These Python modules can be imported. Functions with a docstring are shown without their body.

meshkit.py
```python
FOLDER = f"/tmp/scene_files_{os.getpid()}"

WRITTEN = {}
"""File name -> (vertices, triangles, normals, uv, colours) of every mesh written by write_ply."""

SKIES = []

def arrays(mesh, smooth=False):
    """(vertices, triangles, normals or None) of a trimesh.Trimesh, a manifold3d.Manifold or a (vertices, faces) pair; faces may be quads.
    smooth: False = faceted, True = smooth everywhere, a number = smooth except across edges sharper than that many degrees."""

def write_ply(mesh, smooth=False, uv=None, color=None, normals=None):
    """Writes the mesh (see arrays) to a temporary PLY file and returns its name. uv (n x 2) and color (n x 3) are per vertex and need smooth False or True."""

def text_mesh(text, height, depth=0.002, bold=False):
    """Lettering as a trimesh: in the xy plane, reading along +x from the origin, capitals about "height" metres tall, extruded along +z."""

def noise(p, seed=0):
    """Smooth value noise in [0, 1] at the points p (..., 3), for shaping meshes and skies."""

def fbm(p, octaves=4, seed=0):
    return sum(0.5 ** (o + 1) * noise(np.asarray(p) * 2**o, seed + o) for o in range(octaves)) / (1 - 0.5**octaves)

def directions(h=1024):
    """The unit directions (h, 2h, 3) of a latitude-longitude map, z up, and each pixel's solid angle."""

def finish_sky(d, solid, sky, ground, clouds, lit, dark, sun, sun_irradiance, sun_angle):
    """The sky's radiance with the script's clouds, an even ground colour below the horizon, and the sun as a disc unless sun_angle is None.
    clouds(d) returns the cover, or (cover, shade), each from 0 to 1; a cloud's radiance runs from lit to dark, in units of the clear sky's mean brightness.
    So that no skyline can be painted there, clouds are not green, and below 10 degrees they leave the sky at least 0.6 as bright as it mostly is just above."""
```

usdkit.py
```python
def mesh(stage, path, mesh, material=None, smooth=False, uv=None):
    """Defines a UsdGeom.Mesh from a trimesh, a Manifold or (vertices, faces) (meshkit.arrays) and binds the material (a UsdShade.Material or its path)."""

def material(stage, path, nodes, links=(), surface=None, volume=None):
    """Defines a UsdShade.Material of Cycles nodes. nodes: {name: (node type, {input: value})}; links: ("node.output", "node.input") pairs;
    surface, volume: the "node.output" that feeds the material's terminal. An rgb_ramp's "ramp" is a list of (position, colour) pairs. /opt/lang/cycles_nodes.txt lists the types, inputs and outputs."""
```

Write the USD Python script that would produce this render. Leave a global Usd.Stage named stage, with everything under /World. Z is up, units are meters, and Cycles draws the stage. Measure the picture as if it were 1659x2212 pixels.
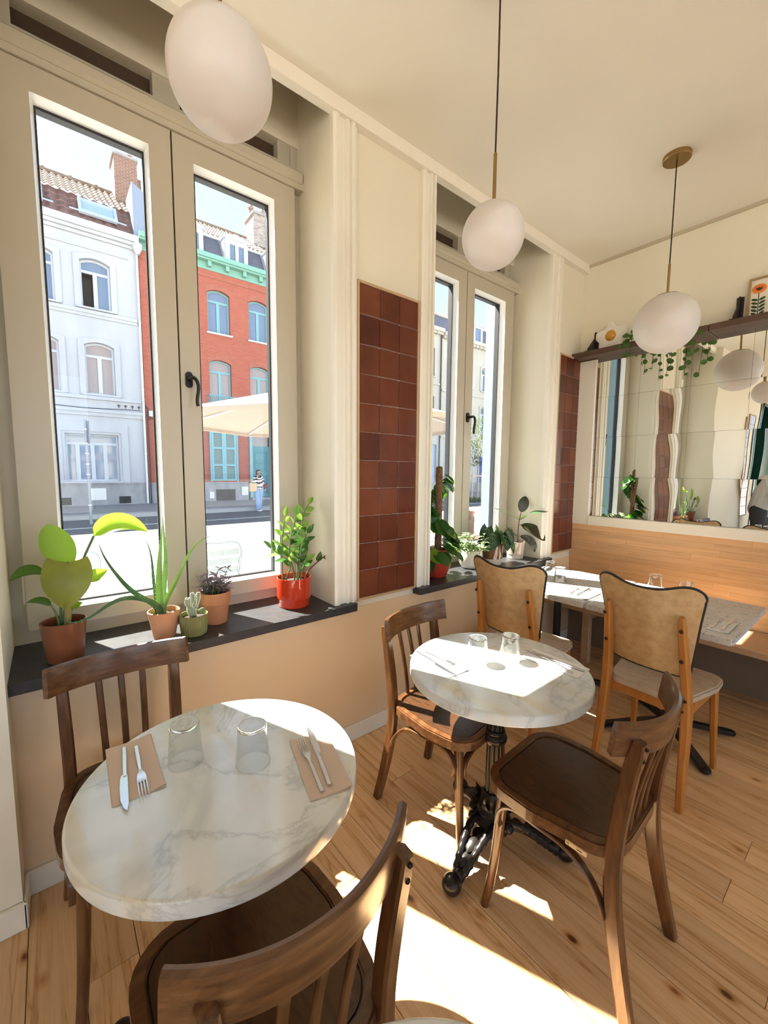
import math, random
import numpy as np, trimesh, usdkit, meshkit
import shapely.geometry as sg
from shapely import affinity
from trimesh.creation import extrude_polygon
from pxr import Usd, UsdGeom, UsdLux, UsdShade, Gf, Sdf

stage = Usd.Stage.CreateInMemory()
UsdGeom.SetStageUpAxis(stage, 'Z')
UsdGeom.Xform.Define(stage, '/World')
PI = math.pi
rng = random.Random(7)

# ------------------------------------------------------------------ camera
cam = UsdGeom.Camera.Define(stage, '/World/camera')
FPX, YAW, PITCH, ROLL = 897.53, math.radians(38.954), math.radians(-5.493), math.radians(0.4474)
cam.CreateHorizontalApertureAttr(36.0)
cam.CreateFocalLengthAttr(FPX / 1659 * 36.0)
cam.CreateClippingRangeAttr((0.05, 1000.0))
cam.CreateExposureAttr(-0.45)
_f = np.array([math.sin(YAW) * math.cos(PITCH), math.cos(YAW) * math.cos(PITCH), math.sin(PITCH)])
_r0 = np.array([math.cos(YAW), -math.sin(YAW), 0]); _u0 = np.cross(_r0, _f)
_r = math.cos(ROLL) * _r0 + math.sin(ROLL) * _u0; _u = -math.sin(ROLL) * _r0 + math.cos(ROLL) * _u0
cam.AddTransformOp().Set(Gf.Matrix4d(*_r, 0, *_u, 0, *(-_f), 0, 0, 0, 1.53, 1))

# ------------------------------------------------------------------ sky and sun
SKY_STRENGTH, SUN = 0.27, 19.0
sun_to = np.array([.42, -1, -1.45]); sun_to /= np.linalg.norm(sun_to)     # the way the sunlight travels
sky_mat = usdkit.material(stage, '/World/Looks/sky', {
    'sky': ('sky_texture', {'sky_type': 'multiple_scattering', 'sun_disc': False, 'sun_elevation': math.asin(-sun_to[2]),
                            'sun_rotation': math.atan2(-sun_to[0], -sun_to[1]), 'aerosol_density': 1.5}),
    'hue': ('hsv', {'saturation': 0.62, 'value': 1.0}),
    'bg': ('background_shader', {'strength': SKY_STRENGTH})},
    [('sky.color', 'hue.color'), ('hue.color', 'bg.color')], surface='bg.background')
dome = UsdLux.DomeLight.Define(stage, '/World/sky_dome'); dome.CreateIntensityAttr(1.0)
UsdShade.MaterialBindingAPI.Apply(dome.GetPrim()).Bind(sky_mat)
sun = UsdLux.DistantLight.Define(stage, '/World/sun')
sun.CreateIntensityAttr(SUN); sun.CreateAngleAttr(0.6); sun.CreateNormalizeAttr(True); sun.CreateColorAttr(Gf.Vec3f(1.0, 0.93, 0.82))
_z = -sun_to; _x = np.cross([0, 0, 1.0], _z); _x /= np.linalg.norm(_x); _y = np.cross(_z, _x)
sun.AddTransformOp().Set(Gf.Matrix4d(*_x, 0, *_y, 0, *_z, 0, 0, 0, 30, 1))

# ------------------------------------------------------------------ scene helpers
_names = {}
def numbered(parent, name):
    k = _names.get((parent, name), 0); _names[(parent, name)] = k + 1
    return f'{parent}/{name}' if k == 0 else f'{parent}/{name}_{k:03d}'
def _tag(path, label=None, cat=None, group=None, kind=None):
    p = stage.GetPrimAtPath(path)
    for key, v in (('label', label), ('category', cat), ('group', group), ('kind', kind)):
        if v: p.SetCustomDataByKey(key, v)
    return path
def obj(name, mesh, mat, parent='/World', smooth=35, label=None, cat=None, group=None, kind=None):
    path = numbered(parent, name)
    usdkit.mesh(stage, path, mesh, mat, smooth=smooth)
    return _tag(path, label, cat, group, kind)
def thing(name, label, cat, loc=(0, 0, 0), rotz=0.0, group=None, kind=None):
    path = numbered('/World', name)
    x = UsdGeom.Xform.Define(stage, path)
    x.AddTranslateOp().Set(Gf.Vec3d(*map(float, loc))); x.AddRotateZOp().Set(float(math.degrees(rotz)))
    return _tag(path, label, cat, group, kind)
def dup(src, loc, rotz, label, group=None):
    s = stage.GetPrimAtPath(src); name = src.split('/')[-1].rstrip('0123456789').rstrip('_')
    path = numbered('/World', name)
    x = UsdGeom.Xform.Define(stage, path)
    x.GetPrim().GetReferences().AddInternalReference(Sdf.Path(src)); x.GetPrim().SetInstanceable(True)
    x.GetPrim().GetAttribute('xformOp:translate').Set(Gf.Vec3d(*map(float, loc)))
    x.GetPrim().GetAttribute('xformOp:rotateZ').Set(float(math.degrees(rotz)))
    cd = s.GetCustomData()
    return _tag(path, label, cd.get('category'), group or cd.get('group'))
def setting(name, mesh, mat, label=None, smooth=35, parent='/World'):
    return obj(name, mesh, mat, parent, smooth, label=label, kind='structure' if parent == '/World' else None)
def setting_x(name, label=None, loc=(0, 0, 0)):
    path = numbered('/World', name)
    x = UsdGeom.Xform.Define(stage, path); x.AddTranslateOp().Set(Gf.Vec3d(*map(float, loc)))
    return _tag(path, label, None, None, 'structure')

# ------------------------------------------------------------------ mesh helpers
def join(ms): return trimesh.util.concatenate([m for m in ms if m is not None])
def box(x0, x1, y0, y1, z0, z1):
    m = trimesh.creation.box((abs(x1 - x0), abs(y1 - y0), abs(z1 - z0)))
    m.apply_translation(((x0 + x1) / 2, (y0 + y1) / 2, (z0 + z1) / 2)); return m
def rbox(x0, x1, y0, y1, z0, z1, r=.004):
    pts = []
    for sx in (0, 1):
        for sy in (0, 1):
            for sz in (0, 1):
                c = np.array([x1 if sx else x0, y1 if sy else y0, z1 if sz else z0]); s = np.array([1 - 2 * sx, 1 - 2 * sy, 1 - 2 * sz]) * r
                pts += [c + s * (0, 1, 1), c + s * (1, 0, 1), c + s * (1, 1, 0)]
    return trimesh.convex.convex_hull(np.array(pts))
def frame_of(d, up=(0, 0, 1)):
    d = np.asarray(d, float); d = d / np.linalg.norm(d); u = np.asarray(up, float)
    if abs(d @ u) > .97: u = np.array([0, 1.0, 0])
    s = np.cross(d, u); s /= np.linalg.norm(s); return d, s, np.cross(s, d)
def sweep(path, profile, up=(0, 0, 1), scale=None, ups=None):
    """Sweeps a closed 2-D profile (side, up) along a path, with a fixed up reference; capped."""
    P = np.asarray(path, float); prof = np.asarray(profile, float); n, k = len(P), len(prof); V = []
    T = np.gradient(P, axis=0); T /= np.linalg.norm(T, axis=1)[:, None]
    last = None
    for i in range(n):
        u = np.asarray(ups[i] if ups is not None else up, float)
        if abs(T[i] @ u) > .985 and last is not None: s = last - T[i] * (last @ T[i])
        else: s = np.cross(T[i], u)
        s /= np.linalg.norm(s); last = s; w = np.cross(s, T[i])
        sc = 1 if scale is None else scale[i]
        pr = prof * sc
        V.append(P[i] + pr[:, :1] * s + pr[:, 1:] * w)
    V = np.vstack(V); F = []
    for i in range(n - 1):
        for j in range(k):
            a, b = i * k + j, i * k + (j + 1) % k
            F += [[a, b, b + k], [a, b + k, a + k]]
    for e in (0, n - 1):
        c = len(V); V = np.vstack([V, V[e * k:(e + 1) * k].mean(0)])
        for j in range(k):
            a, b = e * k + j, e * k + (j + 1) % k
            F.append([b, a, c] if e == 0 else [a, b, c])
    m = trimesh.Trimesh(V, F, process=False)
    if m.volume < 0: m.invert()
    return m
def circ(r, n=10): return [(r * math.cos(2 * PI * i / n), r * math.sin(2 * PI * i / n)) for i in range(n)]
def rect(w, h, c=.003):
    a, b = w / 2, h / 2
    return [(-a + c, -b), (a - c, -b), (a, -b + c), (a, b - c), (a - c, b), (-a + c, b), (-a, b - c), (-a, -b + c)]
def tube(path, r, n=8, scale=None): return sweep(path, circ(r, n), up=(.123, .05, .99), scale=scale)
def spline(pts, n=16):
    from scipy.interpolate import CubicSpline
    P = np.asarray(pts, float); t = np.r_[0, np.cumsum(np.linalg.norm(np.diff(P, axis=0), axis=1))]
    return CubicSpline(t, P)(np.linspace(0, t[-1], n))
def lathe(prof, n=32):
    """Closed revolve of (r, z) points, first and last on the axis or an open ring."""
    prof = np.asarray(prof, float); k = len(prof); V, F = [], []
    for i in range(n):
        a = 2 * PI * i / n; V += [(r * math.cos(a), r * math.sin(a), z) for r, z in prof]
    for i in range(n):
        j = (i + 1) % n
        for q in range(k - 1):
            a, b, c, d = i * k + q, j * k + q, j * k + q + 1, i * k + q + 1
            if prof[q][0] > 1e-9: F.append([a, b, c if prof[q + 1][0] > 1e-9 else d])
            if prof[q + 1][0] > 1e-9: F.append([a, c, d])
    m = trimesh.Trimesh(V, F, process=False); m.merge_vertices()
    if m.volume < 0: m.invert()
    return m
def prism(poly, z0, z1):
    gs = getattr(poly, 'geoms', [poly])
    m = join([extrude_polygon(g, z1 - z0, engine='earcut') for g in gs if g.area > 1e-9]); m.apply_translation((0, 0, z0)); return m
def wall_prism(poly, y0, y1):
    """polygon in (x, z), extruded from y0 to y1"""
    m = prism(poly, 0, y1 - y0); V = m.vertices.copy(); m.vertices = np.c_[V[:, 0], y0 + V[:, 2], V[:, 1]]; m.invert(); return m
def wall_prism_x(poly, x0, x1):
    """polygon in (y, z), extruded from x0 to x1"""
    m = prism(poly, 0, x1 - x0); V = m.vertices.copy(); m.vertices = np.c_[x0 + V[:, 2], V[:, 0], V[:, 1]]; return m
def mv(m, d): m = m.copy(); m.apply_translation(d); return m
def rot(m, ang, axis, point=(0, 0, 0)):
    m = m.copy(); m.apply_transform(trimesh.transformations.rotation_matrix(ang, axis, point)); return m
def sphere(c, r, sub=3, s=(1, 1, 1)):
    m = trimesh.creation.icosphere(sub, 1.0); m.apply_scale(np.array(s) * r); m.apply_translation(c); return m
def R(x0, x1, z0, z1): return sg.box(x0, z0, x1, z1)
def rounded(poly, r): return poly.buffer(-r).buffer(r, quad_segs=6)

def leaf(base, d, up, L, W, bend=.4, fold=.15, shape='ovate', nu=9, twist=0.0, cup=0.0):
    """A leaf blade: from base along d, its face towards up, its tip bending away from up."""
    d, s, w = frame_of(d, up); V, F = [], []
    if twist:
        c, q = math.cos(twist), math.sin(twist); s, w = c * s + q * w, -q * s + c * w
    p = np.asarray(base, float).copy(); a = 0.0
    cols = (-1, -.55, 0, .55, 1)
    for i in range(nu):
        t = i / (nu - 1)
        if shape == 'ovate': wd = math.sin(PI * t ** .75) ** .8 if 0 < t < 1 else 0
        elif shape == 'round': wd = math.sqrt(max(0, 1 - (2 * t - 1) ** 2))
        elif shape == 'lance': wd = math.sin(PI * min(1, t ** .6)) if 0 < t < 1 else 0
        elif shape == 'sword': wd = (1 - t) ** .75
        elif shape == 'heart': wd = (math.sin(PI * (t * .86 + .14)) ** .75) * (1 if t > .04 else .9)
        else: wd = math.sin(PI * t) ** .6 if 0 < t < 1 else 0
        wd = max(wd, .02) * W / 2
        dd = math.cos(a) * d - math.sin(a) * w; ww = math.sin(a) * d + math.cos(a) * w
        for c in cols:
            back = -.12 * L * abs(c) ** 2 * (1 - t) ** 3 * (1.6 if shape == 'heart' else 0)
            V.append(p + s * c * wd * math.cos(fold) + ww * abs(c) * wd * math.sin(fold) + ww * cup * wd * c * c + dd * back)
        p = p + dd * L / (nu - 1); a += bend / (nu - 1)
    for i in range(nu - 1):
        for j in range(4):
            q = i * 5 + j; F += [[q, q + 1, q + 6], [q, q + 6, q + 5]]
    return trimesh.Trimesh(V, F, process=False)

# ------------------------------------------------------------------ materials
def M(name, col, rough=.5, bump=None, **kw):
    n = {'p': ('principled_bsdf', {'base_color': col, 'roughness': rough, **kw})}; l = []
    if bump:
        n['t'] = ('texture_coordinate', {}); n['n'] = ('noise_texture', {'scale': bump[0], 'detail': 4.0}); n['b'] = ('bump', {'strength': bump[1], 'distance': bump[2] if len(bump) > 2 else .002})
        l = [('t.object', 'n.vector'), ('n.fac', 'b.height'), ('b.normal', 'p.normal')]
    return usdkit.material(stage, f'/World/Looks/{name}', n, l, surface='p.BSDF')
def MN(name, stops, scale=(1, 1, 1), nscale=8, detail=5, rough=.5, bump=.1, dist=.002, world=False, distortion=0.0, vary=0.0, rough2=None, **kw):
    """Colour from a stretched noise through a ramp; vary shifts the colour's value from object to object."""
    n = {'t': ('geometry', {}) if world else ('texture_coordinate', {}), 'm': ('mapping', {'scale': scale}),
         'n': ('noise_texture', {'scale': nscale, 'detail': float(detail), 'roughness': .6, 'distortion': distortion}),
         'r': ('rgb_ramp', {'ramp': stops}), 'b': ('bump', {'strength': bump, 'distance': dist}),
         'p': ('principled_bsdf', {'roughness': rough, **kw})}
    l = [('t.position' if world else 't.object', 'm.vector'), ('m.vector', 'n.vector'), ('n.fac', 'r.fac'), ('n.fac', 'b.height'), ('b.normal', 'p.normal')]
    col = 'r.color'
    if vary:
        n['oi'] = ('object_info', {}); n['mr'] = ('map_range', {'from_min': 0.0, 'from_max': 1.0, 'to_min': 1 - vary, 'to_max': 1 + vary}); n['h'] = ('hsv', {'hue': .5, 'saturation': 1.0})
        n['off'] = ('vector_math', {'math_type': 'add'}); n['sc'] = ('vector_math', {'math_type': 'scale', 'vector1': (13., 17., 9.)})
        l += [('oi.random', 'mr.value'), ('mr.result', 'h.value'), ('r.color', 'h.color'), ('oi.random', 'sc.scale'), ('m.vector', 'off.vector1'), ('sc.vector', 'off.vector2'), ('off.vector', 'n.vector')]
        l.remove(('m.vector', 'n.vector')); col = 'h.color'
    l.append((col, 'p.base_color'))
    return usdkit.material(stage, f'/World/Looks/{name}', n, l, surface='p.BSDF')

def leaf_mat(name, ca, cb, scale=14, trans=.45, rough=.35, tcol=None):
    tc = tcol or (min(1, ca[0] * 1.9 + .05), min(1, ca[1] * 1.7 + .08), ca[2] * .7)
    return usdkit.material(stage, f'/World/Looks/{name}', {
        't': ('texture_coordinate', {}), 'n': ('noise_texture', {'scale': scale, 'detail': 3.0}), 'r': ('rgb_ramp', {'ramp': [(.3, ca), (.7, cb)]}),
        'p': ('principled_bsdf', {'roughness': rough}), 'tr': ('translucent_bsdf', {'color': tc}), 'mx': ('mix_closure', {'fac': trans})},
        [('t.object', 'n.vector'), ('n.fac', 'r.fac'), ('r.color', 'p.base_color'), ('p.BSDF', 'mx.closure1'), ('tr.BSDF', 'mx.closure2')], surface='mx.closure')

wall_paint = M('wall_paint', (.76, .695, .55), .55, (60, .08, .001))
wall_low = M('wall_low_bounce_tint', (.74, .55, .345), .5, (60, .08, .001))
ceiling_paint = M('ceiling_paint', (.81, .75, .64), .6, (40, .05, .001))
trim_paint = M('trim_paint', (.80, .745, .63), .35)
frame_paint = M('window_frame_paint', (.50, .45, .345), .3)
sash_paint = M('sash_paint', (.49, .435, .335), .28)
bead_paint = M('bead_paint', (.86, .85, .82), .3)
gasket = M('gasket_rubber', (.012, .012, .016), .5)
black_metal = M('black_metal', (.012, .010, .010), .35, None, metallic=.3)
cast_iron = M('cast_iron', (.022, .018, .016), .3, (50, .25, .002), metallic=.5)
slate = MN('sill_slate', [(.3, (.018, .018, .020)), (.7, (.034, .034, .037))], nscale=25, rough=.42, bump=.1)
blind = MN('transom_blind', [(.3, (.045, .024, .012)), (.7, (.075, .042, .024))], nscale=3, rough=.75, bump=.1)
def pane_mat(name, tint, gloss=(.9, .95, 1)):
    """clear sheet glass: sunlight passes, both faces reflect by the same Fresnel law"""
    return usdkit.material(stage, f'/World/Looks/{name}', {
        'ge': ('geometry', {}), 'io': ('math', {'math_type': 'multiply_add', 'value2': 1 / 1.45 - 1.45, 'value3': 1.45}),
        'fr': ('fresnel', {}), 't': ('transparent_bsdf', {'color': tint}), 'g': ('glossy_bsdf', {'color': gloss, 'roughness': .0}), 'm': ('mix_closure', {})},
        [('ge.backfacing', 'io.value1'), ('io.value', 'fr.IOR'), ('fr.fac', 'm.fac'), ('t.BSDF', 'm.closure1'), ('g.BSDF', 'm.closure2')], surface='m.closure')
glass_pane = pane_mat('window_glass', (.89, .91, .91), (.42, .45, .47))
brass = M('brass', (.36, .23, .10), .35, None, metallic=1.0)
opal = M('opal_glass', (.62, .585, .54), .42, None, subsurface_weight=.25, subsurface_scale=.03)
cord = M('cord_fabric', (.018, .010, .008), .7)
# ------------------------------------------------------------------ room shell
XM, YW, ZC = 3.72, 1.86, 3.305          # mirror wall, window wall, ceiling
XL, YB = -5.2, -3.4                     # far left wall, back wall
YO = 2.39                               # outer face of the window wall
W1, W2 = .505, 2.512                    # window centres (the gap between the sashes)
HW = .645
def niche(xc): return xc - HW, xc + HW
A0, A1 = niche(W1); B0, B1 = niche(W2)
ww = [box(A0, XM + .3, YW, YO, -.1, .775), box(A1, B0, YW, YO, .775, 3.9), box(B1, XM + .3, YW, YO, .775, 3.9),
      box(-2.75, A0 - .0, 1.73, YO, -.1, 3.9), box(XL - .3, -3.65, 1.73, YO, -.1, 3.9), box(-3.65, -2.75, 1.73, YO, 2.75, 3.9)]
for a, b in ((A0, A1), (B0, B1)):
    ww += [box(a, b, 2.185, YO, 3.262, 3.9), box(a, b, YW, 2.185, 3.64, 3.9)]
setting('wall_window', join(ww), wall_paint, smooth=False)
setting('wall_mirror', box(XM, XM + .3, YB - .3, YW, -.1, 3.9), wall_paint, smooth=False)
# unseen back wall and far left wall: wide open spans, mostly added for fill daylight
setting('wall_back', join([box(XL - .3, XM, YB - .3, YB, -.1, .85), box(XL - .3, XM, YB - .3, YB, 2.95, 3.9)] +
        [box(x, x + .3, YB - .3, YB, .35, 2.95) for x in (XL - .3, -2.4, .55, XM - .3)] + [box(.55, 1.5, YB - .3, YB, .85, 2.95)]), wall_paint, smooth=False)
setting('wall_left', join([box(XL - .3, XL, YB, 1.73, 2.95, 3.9), box(XL - .3, XL, YB, 1.73, -.1, .2), box(XL - .3, XL, YB, -3.0, .2, 2.95), box(XL - .3, XL, 1.38, 1.73, .2, 2.95), box(XL - .3, XL, -1.3, .72, .2, 2.95)]), wall_paint, smooth=False)
setting('ceiling', join([box(XL, XM, YB, 1.84, ZC, ZC + .1), box(XL - .3, XM + .3, YB - .3, YO, 3.9, 4.0)]), ceiling_paint, smooth=False)
# cornice along the window wall, the mirror wall's shadow gap as a strip in shade colour
setting('trim_1', box(XL, XM, 1.815, YW, 3.238, ZC + .02), ceiling_paint, 'cream cornice band under the ceiling along the window wall', smooth=False)
setting('trim_2', box(XM - .012, XM, YB, 1.815, 3.283, ZC), M('shadow_gap_tone', (.50, .42, .30), .6), 'thin strip painted as the shadow line under the ceiling on the mirror wall', smooth=False)
# casings: vertical fluted boards beside the windows
def casing(x0, x1, label):
    w = x1 - x0
    zz = [(x0, YW), (x0, YW - .028), (x0 + .10 * w, YW - .034), (x0 + .22 * w, YW - .034), (x0 + .26 * w, YW - .022), (x0 + .48 * w, YW - .022), (x0 + .52 * w, YW - .036),
          (x0 + .60 * w, YW - .036), (x0 + .63 * w, YW - .026), (x0 + .69 * w, YW - .026), (x0 + .72 * w, YW - .038), (x0 + .84 * w, YW - .038), (x0 + .87 * w, YW - .02), (x1, YW - .02), (x1, YW)]
    setting('trim_3', prism(sg.Polygon(zz), .82, 3.24), trim_paint, label, smooth=False)
casing(A1, 1.297, 'fluted cream casing right of the nearer window')
casing(1.748, B0, 'fluted cream casing left of the farther window')
casing(B1, 3.335, 'fluted cream casing right of the farther window')
# baseboards
def bb_prof(m): return m
setting('baseboard_window', join([rbox(A0, XM, YW - .018, YW, 0, .095, .005), rbox(-2.6, A0 + .012, 1.73 - .018, 1.73, 0, .095, .005), rbox(A0, A0 + .012, 1.73 - .018, YW, 0, .095, .004)]), trim_paint, smooth=False)
# pier beside the nearer window is the wall's; low wall colour under the sills has warm floor bounce painted in
setting('wall_low', box(A0, XM, YW - .004, YW, .095, .775), wall_low, 'wall below the window sills, warm floor bounce painted into its peach tone', smooth=False)
# sills
def sill(a, b, label):
    poly = sg.Polygon([(a, 2.20), (b, 2.20), (b, YW), (b + .125, YW - .005), (b + .125, 1.80), (b + .115, 1.79), (a - .115 if a > 1 else a - .002, 1.79), (a - .13 if a > 1 else a - .002, 1.80), (a - .13 if a > 1 else a - .002, YW - .005), (a, YW)])
    m = prism(poly, .780, .82)
    setting('window_sill', m, slate, label, smooth=False)
sill(A0, A1, 'black slate sill of the nearer window'); sill(B0, B1, 'black slate sill of the farther window')

# ------------------------------------------------------------------ windows
def ring(x0, x1, z0, z1, t_out, y0, y1):
    """frame ring from polygon minus opening"""
    a = R(x0, x1, z0, z1); b = R(*t_out); return wall_prism(a.difference(b), y0, y1)
def bevel_bead(x0, x1, z0, z1, yf, yb, d):
    """sloping bead around an opening: front edge at the opening, back edge d further in"""
    V, F = [], []
    o = [(x0, z0), (x1, z0), (x1, z1), (x0, z1)]; i = [(x0 + d, z0 + d), (x1 - d, z0 + d), (x1 - d, z1 - d), (x0 + d, z1 - d)]
    for (a, b), (c, e) in zip(o, i): V += [(a, yf, b), (c, yb, e), (a, yb, b)]
    for k in range(4):
        p, q = k * 3, ((k + 1) % 4) * 3
        F += [[p, q, q + 1], [p, q + 1, p + 1], [p, p + 2, q + 2], [p, q + 2, q], [p + 1, q + 1, q + 2], [p + 1, q + 2, p + 2]]
    return trimesh.Trimesh(V, F, process=False)
def window(n, xc, label):
    w = setting_x(f'window_{n}', label, (xc, 0, 0))
    fr = [ring(-HW, HW, .82, 3.125, (-.588, .588, .878, 3.02), 2.185, 2.27), box(-HW, HW, 2.13, 2.185, 3.022, 3.105), rbox(-HW, HW, 2.115, 2.15, 3.05, 3.108, .012),
          box(-HW, HW, 2.185, 2.27, 3.125, 3.16), box(-HW, -.52, 2.195, 2.27, 3.16, 3.3), box(.53, HW, 2.195, 2.27, 3.16, 3.3), box(-.055, .055, 2.195, 2.27, 3.16, 3.3), box(HW - .045, HW - .02, 2.188, 2.2, 3.12, 3.27)]
    obj('frame', join(fr), frame_paint, w, smooth=False)
    for s in (-1, 1):
        x0, x1 = (-.597, -.0035) if s < 0 else (.0035, .597)
        ox0, ox1 = (-.482, -.09) if s < 0 else (.09, .482)
        p = obj('sash', join([ring(x0, x1, .885, 3.02, (ox0, ox1, .955, 2.925), 2.14, 2.205)]), sash_paint, w, smooth=False)
        obj('bead', bevel_bead(ox0, ox1, .955, 2.925, 2.142, 2.196, .013), bead_paint, p, smooth=False)
        obj('gasket', ring(ox0 + .010, ox1 - .010, .965, 2.915, (ox0 + .018, ox1 - .018, .973, 2.903), 2.190, 2.203), gasket, p, smooth=False)
        obj('pane', box(ox0 + .005, ox1 - .005, 2.205, 2.209, .96, 2.92), glass_pane, p, smooth=False)
        obj('spacer', ring(ox0 - .02, ox1 + .02, .93, 2.95, (ox0 + .012, ox1 - .012, .967, 2.909), 2.206, 2.235), gasket, p, smooth=False)
    obj('sash_gap', box(-.0034, .0034, 2.185, 2.20, .885, 3.02), gasket, w, smooth=False)
    for s in (-1, 1):
        a, b = (-.52, -.055) if s < 0 else (.055, .53)
        obj('transom_panel', box(a, b, 2.245, 2.262, 3.16, 3.3), blind, w, smooth=False)
    # handle
    hz = 1.975
    plate = lathe([(0, 0), (.016, 0), (.016, .008), (.013, .011), (0, .011)], 20)
    pl = wall_prism(sg.Point(0, 0).buffer(.0155).union(sg.Point(0, -.042).buffer(.0155)).convex_hull, 0, .011)
    hb = join([mv(pl, (.037, 2.129, hz)), tube([(.037, 2.13, hz - .02), (.037, 2.09, hz - .02)], .0095, 12)])
    h = obj('handle', hb, black_metal, w)
    obj('lever', sweep(spline([(.030, 2.09, hz - .020), (.046, 2.083, hz - .018), (.060, 2.083, hz - .035), (.062, 2.087, hz - .09), (.062, 2.090, hz - .145)], 18), rect(.013, .019, .004), up=(0, 1, 0)), black_metal, h)
    for z in (1.05, 2.85):
        for s in (-1, 1):
            obj('hinge', tube([(s * .603, 2.172, z - .06), (s * .603, 2.172, z + .06)], .0055, 8), trim_paint, w)
window(1, W1, 'nearer cream casement window with two tall sashes'); window(2, W2, 'farther cream casement window with two tall sashes')

# exterior jambs and cladding, pale blue
ext_blue = M('exterior_blue_paint', (.17, .27, .30), .5)
ext = []
for a, b in ((A0, A1), (B0, B1)):
    for x, s in ((a, 1), (b, -1)):
        ext += [box(x + s * .050, x + s * .066, 2.27, 2.405, .7, 3.27), box(x - s * .12, x + s * .050, 2.39, 2.405, .7, 3.6), box(x - s * .05, x + s * .03, 2.405, 2.42, .7, 3.6)]
    ext += [box(a, b, 2.27, 2.45, .70, .80), box(a, b, 2.27, 2.42, 3.27, 3.4)]
setting('trim_6', join(ext), ext_blue, 'pale blue painted outer window surrounds', smooth=False)

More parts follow.
